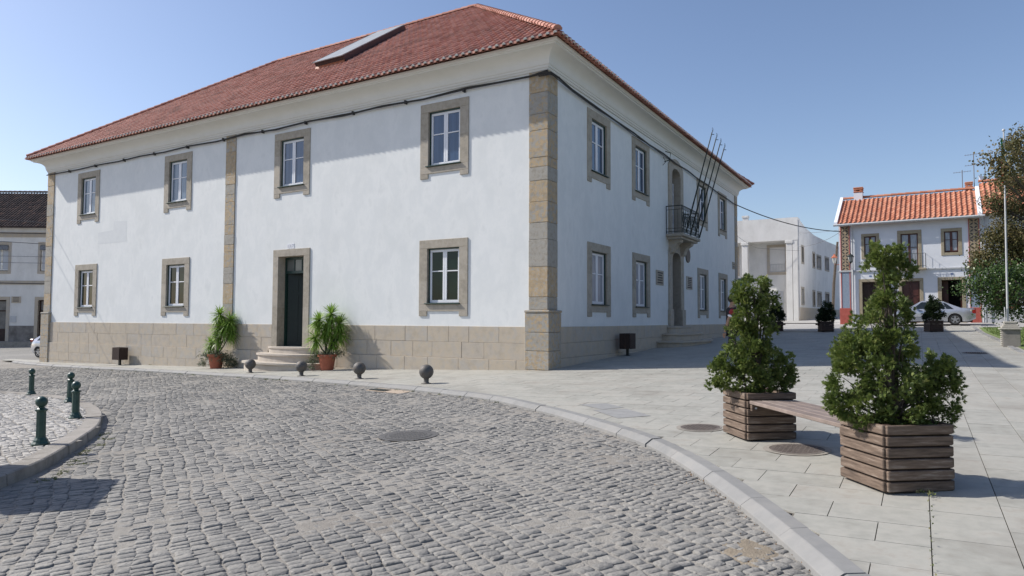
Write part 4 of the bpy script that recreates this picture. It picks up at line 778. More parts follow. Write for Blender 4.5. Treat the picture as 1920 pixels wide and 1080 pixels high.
# cables over the street
cable("cable", "black cable spanning from the white corner building to the patterned house corner", [(.1, 24.4, 8.40), (4.9, 32.6, 7.45)], .028, sag=.035)
cable("cable", "thin grey wire from the shaded facade across the portico building", [(.05, 20.5, 6.9), (-1.0, 35.4, 6.9), (1.9, 35.9, 6.6)], .010, m_graycable, sag=.01)
cable("cable", "thin wire loop from the portico building corner to the patterned house corner", [(1.9, 35.95, 6.9), (4.9, 32.6, 7.4)], .012, m_graycable, sag=.05)
cable("cable", "upper thin wire from the portico building roof to the patterned house corner", [(1.9, 35.9, 7.9), (4.9, 32.6, 7.55)], .012, m_graycable, sag=.01)

# ================================================================== BUILDING AT THE FAR LEFT
lb = thing("old_building", "old white building with dark mossy tile roof beyond the silver hatchback", "building", (-51.96, 7.47, -.4)); TL = facade_T((-51.96, 7.47), 31)
HL = []
for a, b in ((-.75, .42), (2.92, 4.1)):
    o = casement(TL, lb, (a + b) / 2, b - a, 5.1, 7.15, M("closed_blind", [(.45, .47, .5), (.5, .52, .55)], 2, .6), box=False, cw=.07, mat=M("cream_frame", [(.5, .46, .34)]), muntin=.02); st = MB(TL); st.box(a - .2, b + .2, -.2, .04, 7.15, 7.38); st.box(a - .2, b + .2, -.2, .04, 4.9, 5.1); st.box(a - .2, a, -.2, .04, 5.1, 7.15); st.box(b, b + .2, -.2, .04, 5.1, 7.15); mesh("stone_frame", st, m_plinth, o)
    mb = MB(TL); mb.box(a, b, .04, .14, 6.75, 7.1, .02); mesh("shutter_box", mb, M("grey_metal", [(.1, .11, .13), (.2, .21, .23)], 6, .5), o); HL.append((a, b, 5.1, 7.15))
for a, b in ((-.9, .40), (2.85, 4.0)):
    mb = MB(TL); mb.box(a, a + .1, -.22, -.16, -.5, 2.85); mb.box(b - .1, b, -.22, -.16, -.5, 2.85); mb.box(a, b, -.22, -.16, 1.95, 2.05); mb.box(a, b, -.22, -.16, 2.75, 2.85); mb.box(a, b, -.22, -.17, -.5, .6); o = mesh("door", mb, m_woodd, lb)
    mb = MB(TL); mb.box(a + .02, b - .02, -.24, -.215, .5, 2.8); mesh("pane", mb, M("grey_pane", [(.10, .105, .11), (.2, .2, .2)], 2, .1), o); st = MB(TL); st.box(a - .25, b + .25, -.25, .04, 2.85, 3.1); st.box(a - .25, a, -.25, .04, -.6, 2.85); st.box(b, b + .25, -.25, .04, -.6, 2.85); mesh("stone_frame", st, m_plinth, o); HL.append((a, b, -.6, 2.85))
mb = MB(TL); wall_holes(mb, -14, 10, -1.5, 8.5, HL); mb.add([(10, 0, -1.5), (10, -9, -1.5), (10, -9, 8.5), (10, 0, 8.5)], [(0, 1, 2, 3)]); mesh("wall", mb, m_aged, lb)
mb = MB(TL); mb.box(-14, 10, 0, .035, 7.75, 8.15); mb.box(-14, 10, 0, .035, 4.05, 4.35); mesh("string_course", mb, m_plinth, lb)
mb = MB(TL)
for a, b in ((-14, -1.15), (.65, 2.6), (4.25, 10)): mb.box(a, b, 0, .03, -1.5, .85)
mesh("stained_base", mb, M("stained_base", [(.12, .11, .10), (.32, .30, .28)], 1.4, .9, .4, 30), lb)
gable_roof(lb, TL, -14, 10, 8.5, 12.1, .4, -4.6, m_tile_d, pu=.24, seed=12)
mb = MB(TL); mb.box(.78, 1.5, 0, .05, 2.62, 3.12, .01); o = mesh("vent_grille", mb, m_plinth, lb); mb = MB(TL); [mb.box(.9, 1.38, .05, .06, 2.7 + k * .1, 2.74 + k * .1) for k in range(4)]; mesh("slots", mb, m_panel_dk, o)
mb = MB(TL); mb.box(.75, 1.2, 0, .03, 1.1, 1.6); mesh("notice", mb, m_grey, lb)
for i, z in enumerate((8.1, 6.3, 5.8, 4.2)): cable("wire", ["black wire under the eaves of the old far-left building", "grey wire across the upper windows of the old far-left building", "lowest grey wire at the upper windows of the old far-left building", "black wire above the doors of the old far-left building"][i], [TL(-14, .3, z + .2), TL(-2, .3, z), TL(9, .3, z - .1)], .03 if i in (0, 3) else .015, m_cable if i in (0, 3) else m_graycable, "wires on the old building", .004)
mb = MB(TL); mb.box(-14, 10, 0, 1.5, -.9, -.36); tag(mesh("pavement", mb, m_kerb_old), kind="structure")

cable('wire', 'thin wire from the left corner pilaster out over the street, upper one', [(-29.05, -.13, 6.35), (-31.0, -11, 6.3), (-34, -28, 6.6)], .016, m_graycable, 'wires from the left corner pilaster', .004)
cable('wire', 'thin wire from the left corner pilaster out over the street, lower one', [(-29.05, -.13, 5.25), (-31.2, -11, 5.25), (-34.5, -28, 5.6)], .016, m_graycable, 'wires from the left corner pilaster', .004)

# ================================================================== STREET FURNITURE
CAMP = Vector((9.41666, -17.76151, 1.48)); RH = Vector((.8584, .5129, 0)); FH = Vector((-.5131, .8583, 0))
def from_cam(px, py, D):   # a point D metres ahead of the photographer, measured on the 1920 px wide photograph
    return CAMP + (CF + CR * ((px - 960) / 1280) + CU * ((540 - py) / 1280)) * D
def gz(x, y, o=0): return float(g(x, y)) + o
# green bollards on the island
def green_bollard():
    t = thing("bollard", "x", "bollard"); mb = MB()
    mb.lathe([(.115, 0), (.115, .025), (.095, .05), (.088, .075), (.070, .10), (.064, .115)], n=12); mb.lathe([(.064, .115), (.062, .47), (.066, .475), (.082, .49), (.082, .505), (.06, .515), (.04, .53), (.038, .55)], n=8); mesh("post", mb, m_green2, t)
    mb = MB(); mb.sphere((0, 0, .61), .078, 20, 12); mesh("ball", mb, m_green2, t, smooth=True); return t
gb = green_bollard()
for i, (x, y, lab) in enumerate(((-1.39, -12.77, "dark green ball-topped bollard nearest the camera on the cobbled island"), (-4.07, -10.96, "dark green ball-topped bollard at the bend of the island kerb, overlapping the one behind it"), (-7.43, -9.41, "dark green ball-topped bollard half hidden behind the one at the kerb bend"), (-10.89, -8.65, "farthest dark green bollard, standing alone at the left of the island"))):
    b = gb if i == 0 else copy_tree(gb); b.location = (x, y, gz(x, y, .035)); b.rotation_euler = (rad((0, 1, -1, .5)[i]), rad((-1.0, .5, 1.4, 0)[i]), .3 * i); tag(b, lab, "bollard", "green bollards on the traffic island")
# iron balls on the pavement
def ball_bollard():
    t = thing("ball_bollard", "x", "bollard"); mb = MB(); mb.lathe([(.13, 0), (.13, .012), (.085, .018), (.07, .03), (.062, .06), (.066, .12), (.08, .15)], n=20); mesh("base", mb, m_steel, t, smooth=True)
    mb = MB(); mb.sphere((0, 0, .30), .183, 28, 18); mb.lathe([(.1855, -.004), (.1855, .004)], n=28, z0=.30); mesh("ball", mb, m_steel, t, smooth=True); return t
bb = ball_bollard()
for i, (x, y, lab) in enumerate(((-10.72, -1.88, "rusty iron ball bollard left of the curved door steps, by the left potted palm"), (-7.34, -2.63, "rusty iron ball bollard in front of the steps, left of the right potted palm"), (-4.4, -3.15, "rusty iron ball bollard just right of the right potted palm"), (-1.32, -4.0, "iron ball bollard nearest the plaza, below the ground floor window"))):
    b = bb if i == 0 else copy_tree(bb); b.location = (x, y, gz(x, y)); b.rotation_euler.z = i * 1.3; b.scale = (1, 1, 1); tag(b, lab, "bollard", "iron ball bollards along the pavement edge")
# litter bins
def bin_(loc, rz, label, h=.55, wd=.56):
    t = thing("litter_bin", label, "litter bin", loc, "slatted litter bins against the walls"); x, y, z = loc; c, s = math.cos(rz), math.sin(rz); T = lambda u, d, zz: (x + u * c - d * s, y + u * s + d * c, z + zz); b0 = .24
    mb = MB(T); n = 9
    for k in range(n): u = -wd / 2 + (k + .5) * wd / n; [mb.box(u - wd / n * .42, u + wd / n * .42, q - .012, q + .012, b0, b0 + h, .004) for q in (-.19, .19)]
    for k in range(6): d = -.17 + (k + .5) * .34 / 6; [mb.box(q - .012, q + .012, d - .025, d + .025, b0, b0 + h, .004) for q in (-wd / 2, wd / 2)]
    mesh("slats", mb, m_woodd, t)
    mb = MB(T); mb.box(-wd / 2 + .03, wd / 2 - .03, -.165, .165, b0 + .03, b0 + h - .04); mesh("liner", mb, m_iron, t); mb = MB(T); mb.box(-.05, .05, -.04, .04, -.02, b0 + .04); mb.box(-.1, .1, -.09, .09, -.02, .012); mesh("post", mb, m_iron, t)
bin_((-21.4, -.42, gz(-21.4, -.42)), 0, "brown slatted litter bin against the sunlit stone plinth below the left windows"); bin_((.42, 5.35, gz(.42, 5.35)), PI / 2, "dark slatted litter bin in the shade beside the corner plinth")
# planters, bench
def planter():
    t = thing("planter", "x", "planter"); W = .34; H = .093; mb = MB(); r = random.Random(8)
    for face in range(4):
        a = PI / 2 * face; T = lambda u, d, z, a=a: (u * math.cos(a) - d * math.sin(a), u * math.sin(a) + d * math.cos(a), z); mb.T = T
        for k in range(6): j = r.uniform(-.003, .003); mb.box(-W + .030, W - .026, W - .035 + j, W + j, .012 + k * .098, .012 + k * .098 + .082, .007)
    mesh("boards", mb, m_wood, t); mb = MB()
    for sx in (-1, 1):
        for sy in (-1, 1): mb.box(sx * (W - .036), sx * (W - .09), sy * (W - .036), sy * (W - .09), 0, .585)
    mb.box(-W + .04, W - .04, -W + .04, W - .04, .01, .40); mesh("inner_frame", mb, m_woodd, t)
    mb = MB(); mb.T = None; V = []
    mb.add([(-.30, -.30, .52), (.30, -.30, .53), (.30, .30, .52), (-.30, .30, .53), (0, 0, .56)], [(0, 1, 4), (1, 2, 4), (2, 3, 4), (3, 0, 4)]); mb.box(-.30, .30, -.30, .30, .42, .52); mesh("soil", mb, m_soil, t); return t
P0 = planter(); PL = [(9.19, -10.506, 38, "weathered wooden slatted planter nearest the camera, at the right"), (7.60, -8.51, 38, "weathered wooden slatted planter at the left end of the bench"), (4.75, 25.2, 30, "wooden planter with shade-darkened boards far across the plaza, left of the tall near shrub"), (10.0, 24.15, 28, "wooden planter with shade-darkened boards far across the plaza, in front of the silver saloon car"), (1.85, 26.25, 30, "far planter with shade-darkened boards hidden behind the second near shrub")]
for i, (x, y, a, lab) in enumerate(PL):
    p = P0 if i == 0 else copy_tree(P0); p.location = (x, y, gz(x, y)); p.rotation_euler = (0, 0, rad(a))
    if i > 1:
        for ch in p.children: ch.material_slots[0].link = 'OBJECT'; ch.material_slots[0].material = m_woodd  # far planters recoloured darker to stand in for the shade over them
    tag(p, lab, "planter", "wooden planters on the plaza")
def bench(x0, y0, x1, y1, label, off=.345, mat=m_wood2):
    d = Vector((x1 - x0, y1 - y0, 0)); L = d.length; d /= L; s = Vector((-d.y, d.x, 0)); A = Vector((x0, y0, gz(x0, y0))); dz = (gz(x1, y1) - gz(x0, y0)) / L
    T = lambda u, q, z: tuple(A + d * u + s * q + Vector((0, 0, z + dz * u))); t = thing("bench", label, "bench", tuple(A + d * L / 2)); mb = MB(T)
    for k in range(4): q = -.30 + k * .152; mb.box(off + .004, L - off - .004, q, q + .143, .455, .498, .006)
    mesh("seat", mb, mat, t); mb = MB(T)
    for u in (off + .004, L - off - .05): mb.box(u, u + .045, -.29, .29, .37, .452, .006)
    mesh("support", mb, m_wood, t); mb = MB(T)
    for q in (-.24, .24): mb.tube([(off + .05, q, .41), (off + .06, q, .41)], .014, 8); mb.tube([(L - off - .06, q, .41), (L - off - .05, q, .41)], .014, 8)
    mesh("bolt", mb, m_grey, t)
bench(7.60, -8.51, 9.19, -10.506, "weathered plank bench joining the two near planters"); bench(1.85, 26.25, 4.75, 25.2, "dark plank bench seen edge-on between two far planters", .42, m_woodd)
# manhole covers and gully
def manhole(x, y, r, ring, off, mat, label, ringmat=m_manring, name="manhole_cover", pattern=True):
    z = gz(x, y, off); t = thing(name, label, "manhole cover", (x, y, z)); sl = (.027, .02)
    def disc(mb, r0, r1, dz, n=40):
        vs = []; 
        for rr in (r0, r1):
            for k in range(n): a = 2 * PI * k / n; X, Y = x + rr * math.cos(a), y + rr * math.sin(a); vs.append((X, Y, gz(X, Y, off) + dz))
        mb.add(vs, [(k, (k + 1) % n, (k + 1) % n + n, k + n) for k in range(n)])
    mb = MB(); disc(mb, 0.001, r, .006); 
    if pattern:
        for i in range(-5, 6):
            for j in range(-5, 6):
                a, b = i * r / 5.6, j * r / 5.6
                if a * a + b * b < (r * .88) ** 2: X, Y = x + a, y + b; Z = gz(X, Y, off); mb.box(X - r * .06, X + r * .06, Y - r * .03, Y + r * .03, Z + .0061, Z + .010)
    mesh("cover", mb, mat, t); mb = MB(); disc(mb, r + .006, ring, .004); disc(mb, r + .0, r + .012, .009); disc(mb, ring, ring + .012, -.03); mesh("ring", mb, ringmat, t)
manhole(MH[0], MH[1], .34, .45, SH + .006, m_man, "grey iron manhole cover in the cobbled street", m_man)
manhole(6.75, -8.16, .27, .33, .003, m_rust, "ribbed manhole cover in the paving left of the planter with the bench"); manhole(8.16, -9.23, .30, .37, .003, m_rust, "worn reddish manhole cover under the bench between the planters"); manhole(10.8, 6.9, .30, .33, .003, m_rust, "dark manhole cover in the shaded part of the plaza", m_rust)
t = thing("gully_grate", "small iron drain grate in a tan concrete patch against the kerb", "drain", (-1.85, -4.9, gz(-1.85, -4.9, SH)))
mb = MB(); kk = lambda x: float(kx(x)); mb.add([(x, y, gz(x, y, SH + .004)) for x, y in ((-2.6, kk(-2.6) - .75), (-1.1, kk(-1.1) - .72), (-1.1, kk(-1.1) - .23), (-2.6, kk(-2.6) - .23))], [(0, 1, 2, 3)]); mesh("concrete_patch", mb, M("tan_concrete", [(.36, .29, .22), (.44, .36, .28)], 8, .9, .3, 60), t)
mb = MB()
for k in range(9): x = -2.5 + k * .075; y = kk(x) - .52; z = gz(x, y, SH + .008); mb.box(x, x + .04, y - .15, y + .15, z, z + .012)
mesh("grate", mb, m_iron, t)

# ------------------------------------------------------------------ foliage helpers
def unit(v): return v / np.maximum(np.linalg.norm(v, axis=-1, keepdims=True), 1e-9)
def sprays(P, D, k, ln, wd, spread=1.15, rng=RNG):
    n = len(P); D = unit(D); R = unit(np.cross(D, rng.normal(size=(n, 3)))); th = np.linspace(-spread, spread, k)[None, :] + rng.uniform(-.15, .15, (n, k))
    L = ln * (1 - .45 * np.abs(th) / max(spread, .01)) * rng.uniform(.7, 1.25, (n, k)); B = np.cos(th)[..., None] * D[:, None] + np.sin(th)[..., None] * R[:, None]; Q = -np.sin(th)[..., None] * D[:, None] + np.cos(th)[..., None] * R[:, None]
    nrm = np.cross(D, R)[:, None] * rng.uniform(-.25, .25, (n, k))[..., None]
    tip = P[:, None] + (B + nrm) * L[..., None]; m1 = P[:, None] + (B + nrm * .5) * (L * .55)[..., None] + Q * wd; m2 = P[:, None] + (B + nrm * .5) * (L * .55)[..., None] - Q * wd
    V = np.concatenate([P[:, None], np.stack([m1, tip, m2], 2).reshape(n, k * 3, 3)], 1); b = (np.arange(n) * (3 * k + 1))[:, None]; j = np.arange(k)[None] * 3
    F = np.stack([np.broadcast_to(b, (n, k)), b + 1 + j, b + 2 + j, b + 3 + j], -1).reshape(-1, 4); return V.reshape(-1, 3), F
def tufts(clumps, per, size, rng, inner=.5):
    """clumps: (centre, radii). returns points and outward directions in many small tufts"""
    PP = []; DD = []
    for c, r, dens in clumps:
        c = np.array(c, float); r = np.array(r, float); nt_ = max(6, int(dens * 60 * (r[0] * r[2]) ** .9 / (size ** 1.3) * .12) + 10)
        d = unit(rng.normal(size=(nt_, 3))); rad_ = rng.uniform(inner, 1.0, nt_) ** .6 * rng.uniform(.78, 1.18, nt_); cc = c + d * r * rad_[:, None]
        q = unit(rng.normal(size=(nt_, per, 3))) * (rng.uniform(0, 1, (nt_, per, 1)) ** .5); P = cc[:, None] + q * size * np.array([1, 1, 1.15]); D = d[:, None] * .9 + q * .9 + np.array([0, 0, .35]) + rng.normal(0, .25, (nt_, per, 3))
        PP.append(P.reshape(-1, 3)); DD.append(D.reshape(-1, 3))
    return np.concatenate(PP), np.concatenate(DD)
def join(*VF):
    V = []; F = []; b = 0
    for v, f in VF: V.append(v); F.append(f + b); b += len(v)
    return np.concatenate(V), np.concatenate(F)
def conifer(base, px0, py0, sc, cl, label, trunk, per, k, ln, wd, mat, seed, size=.075, depthscale=.9):
    rng = np.random.default_rng(seed); t = thing("conifer_shrub", label, "shrub", base); C0 = []; bx, by, bz = base
    for (px, py, rx, ry, dd, dens) in cl:
        a = (px - px0) / sc; z = (py0 - py) / sc; p = Vector((bx, by, bz)) + RH * a + FH * dd; C0.append(((p.x, p.y, bz + z), (rx / sc * 1.06, rx / sc * depthscale, ry / sc * 1.06), dens))
    P, D = tufts(C0, per, size, rng); ok = P[:, 2] > bz + .50 if trunk else P[:, 2] > bz + .5; V, F = sprays(P[ok], D[ok], k, ln, wd, rng=rng); mesh("foliage", (V, F), mat, t)
    mb = MB(); top = max(C0, key=lambda q: q[0][2]); mb.tube([(bx, by, bz + .5), (bx + .02, by, bz + .9), tuple(np.array(top[0]) * .5 + np.array((bx, by, bz + .9)) * .5), top[0]], [.035, .028, .018, .006], 7)
    for c, r, dn in C0:
        s = Vector((bx, by, bz + .52 + .35 * max(0, (c[2] - bz - .6)) * .8)); e = Vector(c)
        for q in range(3): e2 = e + Vector(rng.normal(0, .35, 3)) * r[0]; mb.tube([s, s.lerp(e2, .5) + Vector(rng.normal(0, .02, 3)), e2], [.012, .008, .003], 5)
    mesh("branches", mb, m_bark, t); return t
z1 = gz(9.19, -10.506); z2 = gz(7.6, -8.51)
conifer((9.19, -10.506, z1), 1672, 904, 202, [(1662, 478, 32, 22, 0, 1), (1690, 505, 22, 20, .05, .8), (1650, 505, 24, 22, -.05, .8), (1672, 540, 22, 30, 0, .6), (1655, 575, 30, 24, -.03, .8), (1690, 590, 24, 26, .06, .7), (1632, 620, 40, 32, 0, 1), (1668, 640, 36, 36, -.1, .9), (1610, 665, 42, 34, .02, 1), (1690, 650, 20, 30, .12, .7), (1592, 712, 38, 36, 0, 1.1), (1596, 672, 30, 28, 0, .9), (1578, 752, 26, 28, 0, .9), (1640, 660, 34, 34, .1, .7), (1770, 705, 24, 26, .05, .7), (1725, 735, 30, 34, -.1, .6), (1640, 705, 46, 40, -.16, 1), (1612, 765, 42, 30, -.05, 1), (1668, 765, 42, 34, -.14, 1), (1742, 690, 40, 36, .04, .9), (1765, 735, 32, 34, .0, .9), (1738, 775, 38, 26, -.08, .9), (1700, 720, 26, 34, .16, .5), (1690, 790, 40, 18, .05, .7)], "tall uneven conifer shrub with a pointed top in the nearest planter", True, 34, 8, .036, .0037, m_thuja, 21, size=.058)
conifer((7.60, -8.51, z2), 1436, 816, 144.5, [(1430, 538, 30, 16, 0, 1), (1412, 556, 18, 18, 0, .8), (1455, 560, 20, 20, .05, .7), (1411, 590, 20, 24, -.05, .9), (1432, 590, 30, 28, -.02, .8), (1404, 630, 26, 24, .03, 1), (1440, 632, 30, 28, 0, .8), (1386, 674, 32, 26, .02, 1), (1420, 668, 36, 30, -.14, 1), (1376, 704, 32, 24, 0, 1), (1412, 712, 38, 24, -.12, 1), (1462, 680, 30, 26, .05, 1), (1480, 700, 24, 24, .02, 1), (1450, 716, 34, 18, -.05, .9)], "broad green conifer shrub in the planter at the left end of the bench", True, 34, 8, .041, .0044, m_thuja, 22, size=.066)
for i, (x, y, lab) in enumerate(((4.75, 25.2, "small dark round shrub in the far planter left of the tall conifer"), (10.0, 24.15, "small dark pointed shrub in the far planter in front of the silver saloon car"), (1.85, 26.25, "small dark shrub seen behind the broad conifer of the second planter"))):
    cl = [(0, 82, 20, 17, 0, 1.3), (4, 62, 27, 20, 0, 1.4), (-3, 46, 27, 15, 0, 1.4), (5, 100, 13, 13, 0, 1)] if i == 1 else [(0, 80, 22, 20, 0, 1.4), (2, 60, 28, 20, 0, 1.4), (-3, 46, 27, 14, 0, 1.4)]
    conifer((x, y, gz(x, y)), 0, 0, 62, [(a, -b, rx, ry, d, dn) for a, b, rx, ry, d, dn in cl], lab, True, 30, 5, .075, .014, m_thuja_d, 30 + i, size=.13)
# potted palms by the door
def blades(C0, n, ln, wd, rng, droop=.25, up=.35):
    d = unit(rng.normal(size=(n, 3)) + np.array([0, 0, up])); L = ln * rng.uniform(.7, 1.15, n)[:, None]; side = unit(np.cross(d, np.array([0, 0, 1.0]) + rng.normal(0, .2, (n, 3)))); V = []
    for s, w_ in ((0.03, .5), (.35, 1.0), (.7, .8), (1.0, .08)):
        p = C0 + d * L * s - np.array([0, 0, 1]) * (droop * s * s) * L; V += [p + side * wd * w_, p - side * wd * w_]
    V = np.stack(V, 1); b = (np.arange(n) * 8)[:, None]; F = np.concatenate([np.concatenate([b + 2 * q, b + 2 * q + 1, b + 2 * q + 3, b + 2 * q + 2], 1) for q in range(3)]); return V.reshape(-1, 3), F
def potted(x, y, heads, label, seed, lab2, trail):
    rng = np.random.default_rng(seed); z = gz(x, y); t = thing("plant_pot", lab2, "plant pot", (x, y, z), "terracotta pots beside the door"); mb = MB(); mb.lathe([(.21, 0), (.29, .46), (.325, .47), (.33, .55), (.30, .555), (.28, .50)], x, y, 28, z); mesh("pot", mb, m_terra, t)
    mb = MB(); mb.lathe([(.28, .50), (.27, .515)], x, y, 20, z); mesh("soil", mb, m_soil, t)
    p = thing("potted_palm", label, "plant", (x, y, z + .5), "spiky palms beside the door"); VF = []; mb = MB()
    for a, hz, s in heads:
        c = Vector((x, y, z)) + RH * a + FH * rng.uniform(-.12, .12) + Vector((0, 0, hz)); VF.append(blades(np.array(c), int(150 * s), .50 * s, .016, rng)); VF.append(blades(np.array(c) - np.array([0, 0, .13]), int(60 * s), .42 * s, .014, rng, .6, -.1))
        r0 = Vector((x + rng.uniform(-.08, .08), y + rng.uniform(-.08, .08), z + .5)); mb.tube([r0, r0.lerp(c, .5) + Vector((0, 0, -.08)), c], [.028, .024, .02], 6)
    mesh("leaves", join(*VF), m_yucca, p); mesh("stem", mb, m_bark, p)
    tr = []
    for a, b_, hz, r, n in trail: c = Vector((x, y, z)) + RH * a + FH * b_ + Vector((0, 0, hz)); P = np.array(c) + rng.normal(0, 1, (n, 3)) * np.array([r, r, r * .55]) * .55; ok = P[:, 2] > z + .03; tr.append(sprays(P[ok], rng.normal(size=(ok.sum(), 3)) + np.array([0, 0, -.1]), 4, .09, .008, rng=rng))
    mesh("trailing_plant", join(*tr), m_trail, p)
potted(-14.45, -.55, [(.06, 2.12, 1), (.50, 1.88, 1.05), (.02, 1.62, .95), (.55, 1.45, 1), (.30, 1.65, .9), (-.25, .98, .8), (.1, 1.2, .8)], "tall spiky palm with trailing grey plant in the left pot, by the granite pilaster", 41, "terracotta pot left of the side door, half covered by trailing leaves", [(.3, 0, .45, .28, 260), (.55, -.1, .3, .25, 260), (-.3, 0, .5, .28, 240), (-.45, -.1, .2, .18, 100), (.1, -.15, .55, .25, 160), (.7, 0, .15, .18, 80), (.45, .1, .1, .2, 80)])
potted(-8.30, -.62, [(.10, 1.95, 1.05), (-.32, 1.72, 1), (.38, 1.62, 1), (.05, 1.50, 1), (.42, 1.25, .95), (-.38, 1.12, .9), (-.1, 1.35, .9), (.2, 1.0, .85)], "dense spiky palm in the right pot, beside the curved steps", 42, "terracotta pot right of the side door steps", [(-.3, 0, .52, .22, 180), (.1, -.1, .56, .25, 160), (-.5, -.05, .3, .15, 90), (.45, 0, .6, .15, 70), (-.52, -.1, .1, .1, 40)])
# trees at the right
def leaves(clumps, n, size, rng, flat=.5):
    VF = []
    for c, r in clumps:
        nt_ = max(3, int(n * (r[0] / .75) ** 1.7 / 28)); d = unit(rng.normal(size=(nt_, 3))); cc = np.array(c) + d * np.array(r) * (rng.uniform(.25, 1.08, (nt_, 1)) ** .6); P = cc[:, None] + rng.normal(0, .17, (nt_, 28, 3)); P = P.reshape(-1, 3)
        D = rng.normal(size=P.shape) + np.array([0, 0, -.3]); VF.append(sprays(P, D, 1, size, size * .32, .2, rng=rng))
    return join(*VF)
def tree(name, label, base, fork, cl, n, size, mat, seed, D):
    rng = np.random.default_rng(seed); t = thing(name, label, "tree", base); CL = [(tuple(from_cam(px, py, D + dd)), (r, r, r * .85)) for px, py, r, dd in cl]; mesh("crown", leaves(CL, n, size, rng), mat, t)
    mb = MB(); b = Vector(base); f = Vector(fork); mb.tube([b - Vector((0, 0, .1)), b.lerp(f, .5) + Vector((.08, 0, 0)), f], [.17, .13, .11], 9)
    for c, r in CL:
        e = Vector(c); mid = f.lerp(e, .5) + Vector((0, 0, .15)); mb.tube([f, mid, e], [.06, .04, .012], 6)
        for q in range(5): e2 = e + Vector(rng.normal(0, .75, 3)) * r[0]; mb.tube([mid.lerp(e, .5), e2], [.018, .005], 4)
    mesh("trunk", mb, m_bark, t); return t
tree("bronze_tree", "tree with bronze brown leaves behind the flagpole at the right edge", (15.6, 18.8, gz(15.6, 18.8)), (15.4, 18.9, 3.9), [(1866, 298, .22, -9.5), (1908, 262, .5, 0), (1925, 300, .8, 0), (1890, 318, .26, -9.5), (1875, 335, .2, -9.5), (1895, 350, .5, 0), (1862, 378, .4, 0), (1900, 285, .22, -9.5), (1880, 392, .45, 0), (1915, 390, .7, .3), (1895, 435, .7, -.2), (1864, 450, .55, 0), (1842, 482, .42, .3), (1875, 490, .8, 0), (1910, 480, .9, .5), (1960, 330, 1.2, .5), (1990, 420, 1.6, .2), (1950, 470, 1.2, -.6), (2040, 350, 1.5, 0), (2060, 470, 1.6, 0), (1830, 505, .3, 0), (1905, 530, .7, .4)], 2300, .13, m_leafb, 51, 30)
tree("green_tree", "low glossy green leaved tree in front of the bronze tree, beside the pedestal", (13.3, 13.6, gz(13.3, 13.6)), (13.1, 13.9, 2.1), [(1818, 540, .40, 0), (1842, 520, .5, .2), (1850, 556, .48, -.1), (1880, 510, .55, .2), (1880, 548, .6, -.3), (1905, 575, .5, 0), (1915, 530, .6, .3), (1870, 580, .33, 0), (1950, 520, .9, 0), (1960, 570, .9, .2), (2010, 540, 1.0, 0)], 1900, .12, m_leafg, 52, 26)
# unseen trees added right of the plaza to block sky light from the shaded facade
bt = [o for o in C.objects if o.get('category') == 'tree' and 'bronze' in o['label']][0]
for i, (x, y) in enumerate(((24, 6), (23, -2), (22, -10), (30, 1), (29, -8), (30, 10), (21, -18))):
    c = copy_tree(bt); c.location = (x, y, gz(x, y)); c.rotation_euler.z = i * 1.1; c.scale = (1, 1, 1.05); tag(c, 'bronze leaved park tree outside the picture, ' + ('directly right of the pedestal', 'right of the shaded plaza edge', 'right of the nearest planter', 'behind the one right of the pedestal', 'behind the one right of the nearest planter', 'behind the lawn corner, farthest back', 'beside the camera, nearest to it')[i], 'tree', 'added sky-blocking trees right of the plaza')
# grass on the lawn (single blades in tufts) and weeds at the kerbs
rng = np.random.default_rng(61); n = 15000; X = rng.uniform(12.3, 17.5, n); Y = 6.9 + 20.4 * rng.uniform(0, 1, n); P = np.stack([X, Y, g(X, Y) + .02], 1); tag(mesh("grass", sprays(P, rng.normal(0, .5, (n, 3)) + np.array([0, 0, 1]), 3, .07, .006, .5, rng=rng), m_grass), "short mown grass of the lawn behind the pedestal", "grass", kind="stuff")
WP = []
for x in rng.uniform(-24, 3, 46): WP.append((x, float(kx(x)) - .25, rng.uniform(.3, 1)))
for x, y in ((.1, -13.3), (-.5, -12.9), (-.9, -12.5), (-1.4, -12.1), (.35, -13.6), (-2.0, -11.7), (-2.5, -11.4), (-.2, -13.05), (-1.2, -12.35)): WP += [(x + .24 + rng.uniform(-.1, .1), y + .02 + rng.uniform(-.1, .1), .7) for _ in range(2)]
for y in np.arange(-12.9, -10.7, .16): WP.append((9.452, float(y), .02))
WP += [(9.45, -10.86, .5), (9.43, -10.83, .4), (9.47, -10.9, .3), (-2.0, -13.6, .9), (-3.9, -12.3, .5), (-19.5, -.15, .6)]
VF = []
for x, y, s in WP:
    k = int(16 * s) + 2; z = float(g(x, y)) + (SH if y < kx(x) and y > ix_(x) else .03); P = np.stack([x + rng.normal(0, .045 * s + .01, k), y + rng.normal(0, .035 * s + .01, k), np.full(k, z)], 1); VF.append(sprays(P, rng.normal(0, .8, (k, 3)) + np.array([0, 0, .8]), 3, (.018 + .045 * s), .004, .8, rng=rng))
tag(mesh("weeds", join(*VF), M("weed_green", [(.07, .10, .03), (.14, .17, .06), (.25, .22, .11)], 3, .8, island=.6, trans=.2)), "small green and dry weeds growing along the kerbs and slab joints", "weeds", kind="stuff")
n = 520; X = rng.uniform(7.2, 9.2, n); Y = kx(X) - .26 - np.abs(rng.normal(0, .11, n)); n2 = 160; X = np.concatenate([X, rng.uniform(-2, 8.5, n2)]); Y = np.concatenate([Y, kx(X[n:]) - .25 - np.abs(rng.normal(0, .5, n2))]); P = np.stack([X, Y, g(X, Y) + SH + .012], 1)
tag(mesh("dry_leaves", sprays(P, rng.normal(size=P.shape) * np.array([1, 1, .25]), 1, .028, .007, .3, rng=rng), m_debris), "scattered dry brown leaf litter along the foot of the kerb", "leaf litter", kind="stuff")

